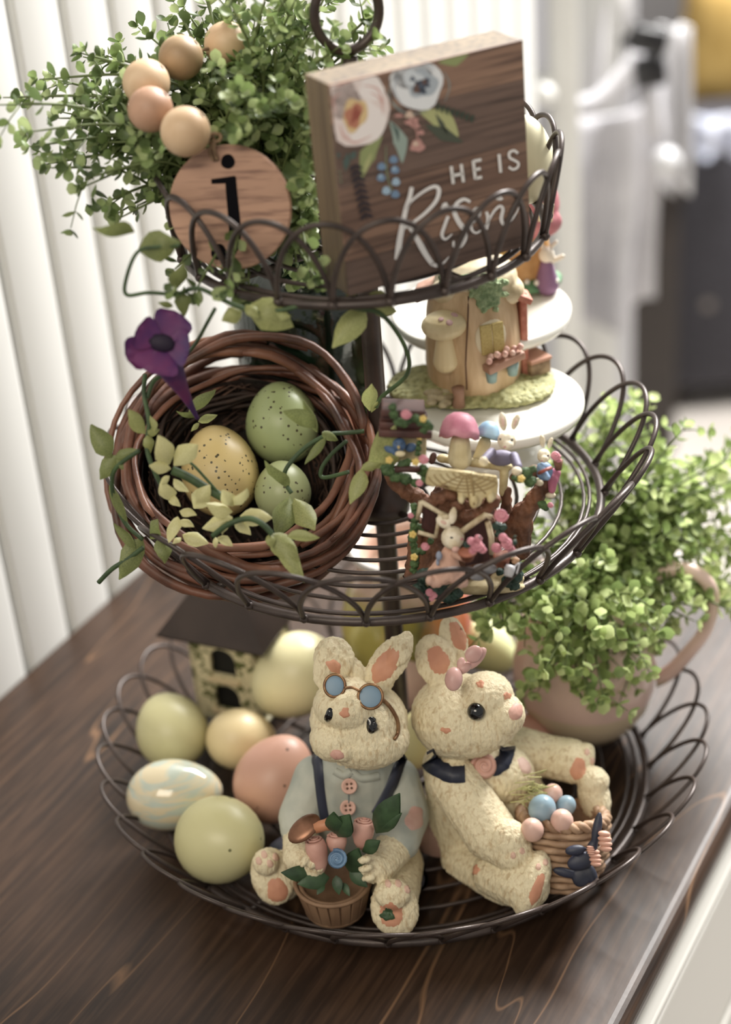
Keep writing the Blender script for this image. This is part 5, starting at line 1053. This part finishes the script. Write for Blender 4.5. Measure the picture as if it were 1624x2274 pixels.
# ================================================================== COTTAGE FIGURINE (tree stump house with rabbits)
def Z6(x, y): return (800 + x / 3.248, 860 + y / 3.248)
YC = -.082
cb = on(*Z6(800, 1500), .2008); cot = thing('cottage_figurine', 'painted resin tree stump cottage with mushrooms, bird box and dressed rabbits', 'figurine', V((.03, YC, .2008)))
def G(x, y, dy=0): return at(*Z6(x, y), YC + dy)
S6 = mpp(G(800, 1000)) / 3.248
def GE(b, x, y, dy, rx, rz, ry=None, rot=0, nu=14): P = G(x, y, dy); b.ell(P, (rx * S6, (ry if ry is not None else rx) * S6, rz * S6), CAMR @ roll(R(rot)), nu, 9); return P
def GC(b, a, ra, c, rc): b.cap(G(*a), G(*c), ra * S6, rc * S6, nu=10)
brn = mat('stump_brown', '8a5638', .65, '55301d', 140, bump=.0009, bscale=380, detail=6); crm = mat('log_cream', 'd8c896', .6, 'bda76f', 160, bump=.0003, bscale=300)
dgr = mat('bush_dark_green', '28493a', .6, '173024', 260, bump=.0008, bscale=420); vgr = mat('vine_green', '4c6b34', .65, '2e4a22', 300, bump=.0006, bscale=500)
rsp = mat('tiny_rose_pink', 'd48490', .5, 'bf6c7a', 300); ylw = mat('tiny_flower_yellow', 'd8b655', .5); wht = mat('rabbit_ivory', 'e4d8bf', .55, 'cbb995', 200, bump=.0002, bscale=500); drd = mat('dark_red_wood', '4c2420', .6, '35160f', 120, (4, 1, 1)); roofb = mat('roof_redbrown', '5a3027', .6, '3f1f19', 120)
fr = mat('frame_ivory', 'd8c8a4', .6, 'ab946c', 200); black = mat('dot_black', '111010', .3)
b = Blob()                                            # ground
GE(b, 870, 1440, -.016, 330, 60, 150); GE(b, 600, 1440, -.018, 190, 75, 120); GE(b, 1060, 1380, -.014, 130, 60, 100); GE(b, 870, 1350, .005, 300, 60, 120)
b.fuse('path', mat('path_sand', 'd2bf8e', .7, 'b59f6b', 200, bump=.0005, bscale=400), cot, .0008, 4, zmin=.2003)
b = Blob()
for x, y, r in ((470, 1360, 70), (560, 1470, 75), (640, 1520, 55), (700, 1490, 45), (430, 1450, 55), (480, 1510, 50), (590, 1400, 60)): GE(b, x, y, -.026, r, r * .8)
b.fuse('bush', dgr, cot, .0006, 1, fur=.0007, fsc=(700, 700, 700), zmin=.2003)
b = Blob()
for x, y, r in ((1120, 1360, 60), (1150, 1290, 36), (1060, 1400, 45), (1110, 1430, 45), (1010, 1330, 32)): GE(b, x, y, -.022, r, r * .9)
b.fuse('bush', dgr, cot, .0006, 1, fur=.0007, fsc=(700, 700, 700), zmin=.2003)
b = Blob()                                            # trunk
GC(b, (690, 1300, .004), 330, (730, 980, .006), 270); GC(b, (730, 980, .006), 270, (740, 860, .008), 250)
GC(b, (370, 1400, .0), 60, (420, 1000, .0), 60); GC(b, (560, 900, .0), 70, (300, 720, .0), 60); GC(b, (300, 720, 0), 60, (230, 640, .0), 55)
GC(b, (1040, 1080, .004), 70, (1180, 900, .002), 80); GC(b, (1180, 920, .002), 72, (1290, 760, .0), 62); GC(b, (1290, 760, 0), 60, (1340, 690, 0), 56); GC(b, (1170, 1180, .002), 62, (1180, 930, .002), 74); GC(b, (1060, 880, 0), 40, (1050, 740, 0), 38)
GC(b, (1130, 640, .0), 46, (1260, 610, 0), 50)
for x, y in ((560, 800), (650, 770), (700, 850), (750, 930), (820, 920), (900, 880), (960, 820), (500, 850)): GE(b, x, y, -.020, 62, 52, 60)
trunk = b.fuse('trunk', brn, cot, .0007, 2, fur=.0009, fsc=(380, 380, 240), zmin=.2003)
b = Blob()                                            # cut log roof, cracked front face with drips
out = [(500, 585), (620, 592), (760, 612), (900, 632), (990, 645), (998, 700), (985, 800), (945, 838), (925, 790), (895, 800), (870, 855), (835, 875), (800, 868), (790, 800), (770, 790), (740, 850), (715, 830), (705, 750), (650, 735), (620, 705), (560, 715), (520, 720), (475, 700), (480, 650)]
b.poly([G(x, y, -.028) for x, y in out], V((0, 1, -.45)), .010)
for x, y, r in ((820, 820, 34), (730, 800, 26), (940, 790, 28)): GE(b, x, y, -.029, r, r * 1.6, r)
lr_o = b.fuse('log_roof', crm, cot, .0005, 2, fur=.00025, fsc=(300, 300, 100))
b = Blob()
for x in range(600, 1090, 45): GE(b, x, 545 + (x - 840) * .13, .002, 50, 34, 60)
GC(b, (1040, 620, 0), 34, (1030, 760, 0), 30)
b.fuse('log_ledge', crm, cot, .0006, 2)
mb = MB()                                             # growth rings and cracks on the cut face
def LR(x, y):
    h = bvh_lr.ray_cast(CP, ray(*Z6(x, y)).normalized()); return h[0] + h[1] * .00005 if h[0] is not None else None
bvh_lr = bvh(lr_o)
def lrline(pts, r=.0003):
    q = [p for p in (LR(x, y) for x, y in pts) if p is not None]
    if len(q) > 2: mb.tube(q, r, 5)
for k in range(6): r = 34 + 34 * k; lrline([(760 + r * 1.35 * cos(a), 610 + r * .72 * sin(a)) for a in [pi * i / 22 for i in range(1, 22)]])
for a in (.35, .9, 1.45, 2.0, 2.6): lrline([(760 + t * cos(a), 620 + t * .8 * sin(a)) for t in range(20, 240, 18)], .00035)
lrline([(800, 640), (810, 700), (818, 760), (822, 850)], .0006)
mb.build('growth_rings', mat('ring_tan', 'a08552', .7), cot)
# mushrooms
b = Blob(); GC(b, (720, 510, -.004), 88, (722, 400, -.004), 72); b.fuse('mushroom_stem', mat('stem_ivory', 'd9cda6', .6, 'c0b084', 90, bump=.0003, bscale=300), cot, .0006, 2)
capP = G(716, 300, -.004); n = 34; prof = [(1e-5, 118), (50, 112), (95, 84), (122, 40), (134, -10), (140, -52), (120, -46), (60, -30), (1e-5, -30)]
def cap(c, prof, m, nm, wav=.05, sx=1.0, rot=0):
    mb = MB(); vs = []; Q = CAMR @ roll(rot)
    for r, z in prof:
        for i in range(n): a = 2 * pi * i / n; k = 1 + (wav * sin(7 * a + 1) if z < 0 else 0); dz = (-18 * abs(sin(3.5 * a)) if z < -40 else 0); vs.append(c + Q @ V((r * k * cos(a) * S6 * sx, r * k * sin(a) * S6 * sx, (z + dz) * S6)))
    fs = [(j * n + i, j * n + (i + 1) % n, (j + 1) * n + (i + 1) % n, (j + 1) * n + i) for j in range(len(prof) - 1) for i in range(n)]; return mb.add(vs, fs).build(nm, m, cot)
cap(capP, prof, mat('cap_pink', 'd98c9e', .5, 'c66c84', 120, bump=.0003, bscale=200), 'mushroom_cap', rot=.08)
b = Blob(); GC(b, (860, 520, .006), 50, (900, 400, .006), 46); b.fuse('mushroom_stem', mat('stem_ivory', 'd9cda6', .6), cot, .0006, 2)
cap(G(925, 330, .004), [(r * .62, z * .72) for r, z in prof], mat('cap_blue', '9cc0d8', .5, '7ba6c6', 120, bump=.0003, bscale=200), 'mushroom_cap', rot=.25)
# rabbits
def rab(hx, hy, dy, hr, ears, nm='rabbit_head'):
    b = Blob(); GE(b, hx, hy, dy, hr, hr * 1.02, hr); GE(b, hx + hr * .1, hy + hr * .5, dy - .004, hr * .66, hr * .55, hr * .6)
    for ex, ey, el, ew, ro in ears: GE(b, ex, ey, dy + .001, ew, el, ew * .6, ro, 12)
    o = b.fuse(nm, wht, cot, .0005, 2, fur=.00015, fsc=(900, 900, 900)); t = bvh(o)
    return o, t
def dc(t, nm, m, x, y, rx, ry, rot=0, th=.0003): 
    px, py = Z6(x, y); return decal(t, cot, nm, m, px, py, rx / 3.248, ry / 3.248, rot, th, .02, 12)
o, t = rab(1058, 385, -.008, 66, ((1030, 248, 68, 30, -8), (1122, 250, 60, 28, 22))); dc(t, 'eye', black, 1095, 380, 10, 12); dc(t, 'eye', black, 1012, 375, 7, 10); dc(t, 'nose', rsp, 1045, 430, 12, 8); dc(t, 'inner_ear', mat('ear_blush', 'd9b09c', .6), 1030, 250, 14, 44, -8); dc(t, 'inner_ear', mat('ear_blush', 'd9b09c', .6), 1120, 255, 12, 38, 22)
b = Blob(); GE(b, 1020, 510, -.002, 100, 58, 50); GC(b, (950, 470, -.010), 34, (895, 520, -.018), 28); GC(b, (1110, 500, -.010), 36, (1140, 570, -.018), 30); b.fuse('lavender_shirt', mat('shirt_lavender', '847c98', .6, '68627e', 90, bump=.0003, bscale=200), cot, .0006, 2)
b = Blob(); GE(b, 890, 535, -.02, 34, 36); GE(b, 1130, 605, -.02, 38, 34); b.fuse('paw', wht, cot, .0005, 2)
o, t = rab(1325, 495, -.004, 48, ((1315, 388, 48, 22, -6), (1372, 402, 44, 20, 18))); dc(t, 'eye', black, 1355, 493, 8, 9); dc(t, 'nose', rsp, 1312, 530, 8, 6)
b = Blob(); GE(b, 1330, 605, -.002, 62, 68, 44); GC(b, (1300, 570, -.01), 26, (1350, 650, -.014), 24); b.fuse('blue_jacket', mat('jacket_blue', '7f9ec2', .6, '5f82ab', 90), cot, .0006, 2)
MB().tube([G(1290, 620, -.014), G(1330, 600, -.018), G(1380, 580, -.016)], .0009, 6).build('strap', mat('strap_red', 'a34a3c', .5), cot)
b = Blob(); GC(b, (1390, 660, .0), 46, (1410, 620, 0), 40); GC(b, (1390, 660, -.002), 42, (1385, 740, -.004), 28); b.fuse('pink_trousers', mat('trousers_pink', 'b9607c', .6), cot, .0006, 2)
b = Blob(); GE(b, 1375, 780, -.004, 40, 24); GE(b, 1295, 690, -.012, 30, 24); b.fuse('shoe', wht, cot, .0006, 2)
o, t = rab(668, 1085, -.030, 82, ((600, 975, 60, 38, -55), (670, 925, 62, 30, 8))); dc(t, 'eye', black, 660, 1085, 14, 9, 10); dc(t, 'nose', rsp, 735, 1095, 12, 10); dc(t, 'inner_ear', mat('ear_blush', 'd9b09c', .6), 602, 975, 16, 30, -60)
b = Blob(); GE(b, 620, 1340, -.032, 140, 80, 90); GC(b, (640, 1200, -.030), 58, (620, 1310, -.032), 110); GC(b, (690, 1200, -.034), 34, (770, 1240, -.042), 26)
for i in range(9): GE(b, 500 + i * 32, 1390 + 26 * sin(i * 1.1), -.038, 28, 40)
dress = b.fuse('peach_dress', mat('dress_peach', 'ddb09a', .6, 'cb9880', 70, bump=.0004, bscale=160), cot, .0007, 3, fur=.0004, fsc=(220, 220, 120)); 
b = Blob(); GE(b, 570, 1215, -.036, 24, 34); GE(b, 560, 1260, -.036, 14, 30); b.fuse('sash', mat('sash_bluegrey', '8790a6', .6), cot, .0005, 1)
b = Blob(); GE(b, 690, 1170, -.040, 30, 22); b.fuse('paw', mat('paw_blush', 'd9a89a', .6), cot, .0005, 1)
# window, door, porch roof beams
MB().add([G(455, 870, -.024), G(575, 915, -.024), G(535, 1070, -.024), G(440, 1015, -.024)] + [G(455, 870, -.021), G(575, 915, -.021), G(535, 1070, -.021), G(440, 1015, -.021)], [(0, 1, 2, 3), (7, 6, 5, 4), (0, 4, 5, 1), (1, 5, 6, 2), (2, 6, 7, 3), (3, 7, 4, 0)]).build('window_pane', drd, cot, smooth=False)
def beam(p, nm='beam', r=15): MB().tube([G(*q) for q in p], r * S6, 7).build(nm, fr, cot)
wf = MB(); wf.tube([G(440, 825, -.026), G(575, 905, -.026), G(620, 920, -.026)], 17 * S6, 7); wf.tube([G(440, 825, -.026), G(415, 950, -.026)], 17 * S6, 7); wf.tube([G(420, 1045, -.026), G(545, 1080, -.026)], 16 * S6, 7); wf.tube([G(578, 910, -.026), G(545, 1080, -.026)], 15 * S6, 7); wf.build('window_frame', fr, cot)
beam([(735, 1040, -.030), (820, 980, -.030), (905, 920, -.030), (945, 940, -.030)], 'porch_beam', 22); beam([(920, 970, -.028), (945, 1080, -.028), (950, 1200, -.028)], 'door_post', 22); beam([(590, 940, -.028), (640, 930, -.028)], 'porch_beam', 20)
MB().add([G(760, 1020, -.022), G(915, 950, -.022), G(935, 1250, -.022), G(760, 1290, -.022)] + [G(760, 1020, -.018), G(915, 950, -.018), G(935, 1250, -.018), G(760, 1290, -.018)], [(0, 1, 2, 3), (7, 6, 5, 4), (0, 4, 5, 1), (1, 5, 6, 2), (2, 6, 7, 3), (3, 7, 4, 0)]).build('door', drd, cot, smooth=False)
# flower pots with roses
terr = mat('terracotta', 'a5583a', .6, '8a452c', 120)
def roses(x, y, dy, lst, nm='rose_bunch'):
    mb = MB()
    for a, c, r in lst: rose(mb, G(x + a, y + c, dy), r * S6, VQ, 2)
    mb.build(nm, rsp, cot)
def pot(x, y, dy, r, h): MB().lathe(G(x, y + h, dy), [(1e-5, 0), (r * .7 * S6, 0), (r * S6, h * 1.6 * S6), (r * 1.12 * S6, h * 1.62 * S6), (r * 1.12 * S6, h * 1.95 * S6), (r * .9 * S6, h * 1.95 * S6), (1e-5, h * 1.7 * S6)], 20).build('flower_pot', terr, cot)
pot(775, 1210, -.046, 58, 32); roses(840, 1140, -.050, ((0, 0, 48), (-40, -30, 30), (40, 30, 30), (10, -50, 28), (-30, 38, 28)))
pot(1030, 1240, -.036, 58, 42); roses(1030, 1130, -.042, ((30, 0, 46), (-50, 28, 38), (0, -45, 34), (60, 40, 30)))
roses(1015, 925, -.030, ((0, 0, 52),)); roses(1410, 495, -.004, ((0, 0, 36), (20, 30, 20))); MB().lathe(G(1430, 590, -.002), [(1e-5, 0), (26 * S6, 0), (34 * S6, 70 * S6), (1e-5, 70 * S6)], 16).build('flower_pot', mat('pot_brown', '7a4a34', .7), cot)
def clump(nm, m, lst, dy): 
    b = Blob()
    for x, y, r in lst: GE(b, x, y, dy, r, r * .9, r * .7, 0, 10)
    b.fuse(nm, m, cot, .0006, 1, fur=.0007, fsc=(900, 900, 900))
clump('rose_leaves', dgr, ((985, 1000, 34), (1030, 1010, 34), (1005, 1060, 34), (1030, 1090, 24)), -.030); clump('rose_leaves', dgr, ((770, 1140, 28), (862, 1085, 20), (875, 1190, 20), (1115, 1120, 22), (1105, 1205, 20), (1115, 1080, 16)), -.050)
clump('ivy', vgr, [(390 + 10 * sin(i), 860 + i * 46, 30 + 6 * (i % 2)) for i in range(11)] + [(440, 1010, 30), (450, 1180, 34), (510, 1110, 26)], -.018)
clump('ivy', vgr, ((200, 600, 46), (260, 640, 50), (330, 660, 46), (400, 690, 36), (300, 560, 36), (220, 560, 30), (450, 600, 44), (470, 660, 34), (170, 580, 30), (340, 540, 30)), -.018)
clump('ivy', vgr, ((1200, 620, 46), (1230, 680, 44), (1150, 660, 34), (1250, 590, 30), (1110, 650, 24)), -.018); clump('ivy', vgr, ((1320, 850, 34), (1340, 870, 26), (1300, 840, 22)), -.008)
for x, y, r, dy in ((426, 690, 26, -.026), (365, 925, 22, -.026), (468, 1148, 32, -.030), (455, 520, 36, -.022), (1372, 850, 22, -.014), (500, 1480, 30, -.042), (530, 1500, 26, -.042), (515, 1525, 20, -.043)):
    mb = MB(); rose(mb, G(x, y, dy), r * S6, VQ, 2); mb.build('rose', rsp, cot)
for x, y, dy in ((380, 1062, -.028), (390, 1225, -.028), (210, 525, -.026), (400, 540, -.026), (1163, 660, -.028)):
    mb = MB(); P = G(x, y, dy)
    for k in range(5): a = k * 2 * pi / 5; mb.ell(P + VQ @ V((15 * S6 * cos(a), 0, 15 * S6 * sin(a))), (13 * S6, 8 * S6, 13 * S6), VQ, 8, 6)
    mb.ell(P + VQ @ V((0, -6 * S6, 0)), 8 * S6, nu=8, nv=6); mb.build('yellow_flower', ylw, cot)
# bird box with planked roof and bluebird
bq = CAMR @ roll(-.02)
P = G(345, 440, .002); MB().box(P, 250 * S6, .022, 190 * S6, CAMR @ roll(.02), bev=.0008).build('bird_box', mat('box_cream', 'cbb98a', .6, 'b39c68', 120), cot)
for k in range(4):
    P = G(310 + 5 * k, 150 + 58 * k, -.008 - .0035 * k + .004); MB().box(P, (300 + 22 * k) * S6, .020 if k == 0 else .008, 52 * S6, CAMR @ roll(.035) @ M.Rotation(-.35, 3, 'X'), bev=.0008).build('roof_board', roofb, cot)
clump('ivy', vgr, ((235, 140, 30), (245, 195, 34), (275, 250, 36), (320, 260, 34), (360, 235, 30), (400, 225, 34), (440, 250, 36), (480, 265, 34), (505, 290, 26), (460, 310, 26)), -.024)
clump('ivy', vgr, ((425, 400, 22), (420, 440, 24), (415, 480, 22)), -.016)
mb = MB(); rose(mb, G(330, 195, -.028), 38 * S6, VQ, 2); mb.build('rose', rsp, cot)
for x, y in ((455, 228), (430, 355)):
    mb = MB(); P = G(x, y, -.030 if y < 300 else -.018)
    for k in range(5): a = k * 2 * pi / 5; mb.ell(P + VQ @ V((14 * S6 * cos(a), 0, 14 * S6 * sin(a))), (12 * S6, 8 * S6, 12 * S6), VQ, 8, 6)
    mb.build('yellow_flower', ylw, cot)
b = Blob(); GE(b, 282, 415, -.017, 48, 50, 40); GE(b, 215, 440, -.014, 44, 34, 22, 20); GE(b, 365, 435, -.014, 44, 32, 22, -15); GE(b, 270, 465, -.016, 44, 30, 30); b.fuse('bluebird', mat('bird_blue', '4a6a94', .6, '36527a', 160, bump=.0003, bscale=300), cot, .0005, 1)
b = Blob(); GE(b, 290, 480, -.022, 38, 22, 20); b.fuse('bird_breast', mat('breast_cream', 'd8c79a', .6), cot, .0005, 1)
MB().lathe(G(278, 430, -.0225), [(9 * S6, 0), (1e-5, 34 * S6)], 8, aim(toward + V((0, 0, -.7)))).build('beak', ylw, cot)
mb = MB(); mb.ell(G(262, 405, -.0245), 6 * S6, nu=8, nv=6); mb.ell(G(300, 405, -.0245), 6 * S6, nu=8, nv=6); mb.build('bird_eyes', black, cot)
MB().tube([G(250, 595, -.02), G(340, 590, -.02), G(430, 590, -.02)], 22 * S6, 8).build('perch', roofb, cot); MB().ell(G(525, 510, -.004), (26 * S6, 20 * S6, 44 * S6), CAMR @ roll(.3)).build('knob', roofb, cot)
# grey path stones and watering can
b = Blob(); GE(b, 900, 1310, -.036, 90, 40, 60); GE(b, 850, 1370, -.038, 60, 26, 40); b.fuse('path_stone', mat('stone_grey', 'a4a2a4', .7, '86858a', 90), cot, .0007, 2)
P = G(1075, 1330, -.042); MB().lathe(P, [(1e-5, -34 * S6), (30 * S6, -34 * S6), (40 * S6, 20 * S6), (34 * S6, 44 * S6), (1e-5, 40 * S6)], 18, VQ @ roll(.35)).build('watering_can', mat('can_grey', 'b9b7ba', .4), cot)
mb = MB(); mb.tube(spline([P + VQ @ V((30 * S6, 0, 20 * S6)), P + VQ @ V((75 * S6, 0, 50 * S6)), P + VQ @ V((50 * S6, 0, -20 * S6))], 6), 7 * S6, 6); mb.build('can_handle', mat('can_grey', 'b9b7ba', .4), cot)
MB().ell(G(1120, 1250, -.036), (30 * S6, 20 * S6, 26 * S6), VQ).build('mushroom_cap', mat('cap_tan', 'b98a62', .6), cot)
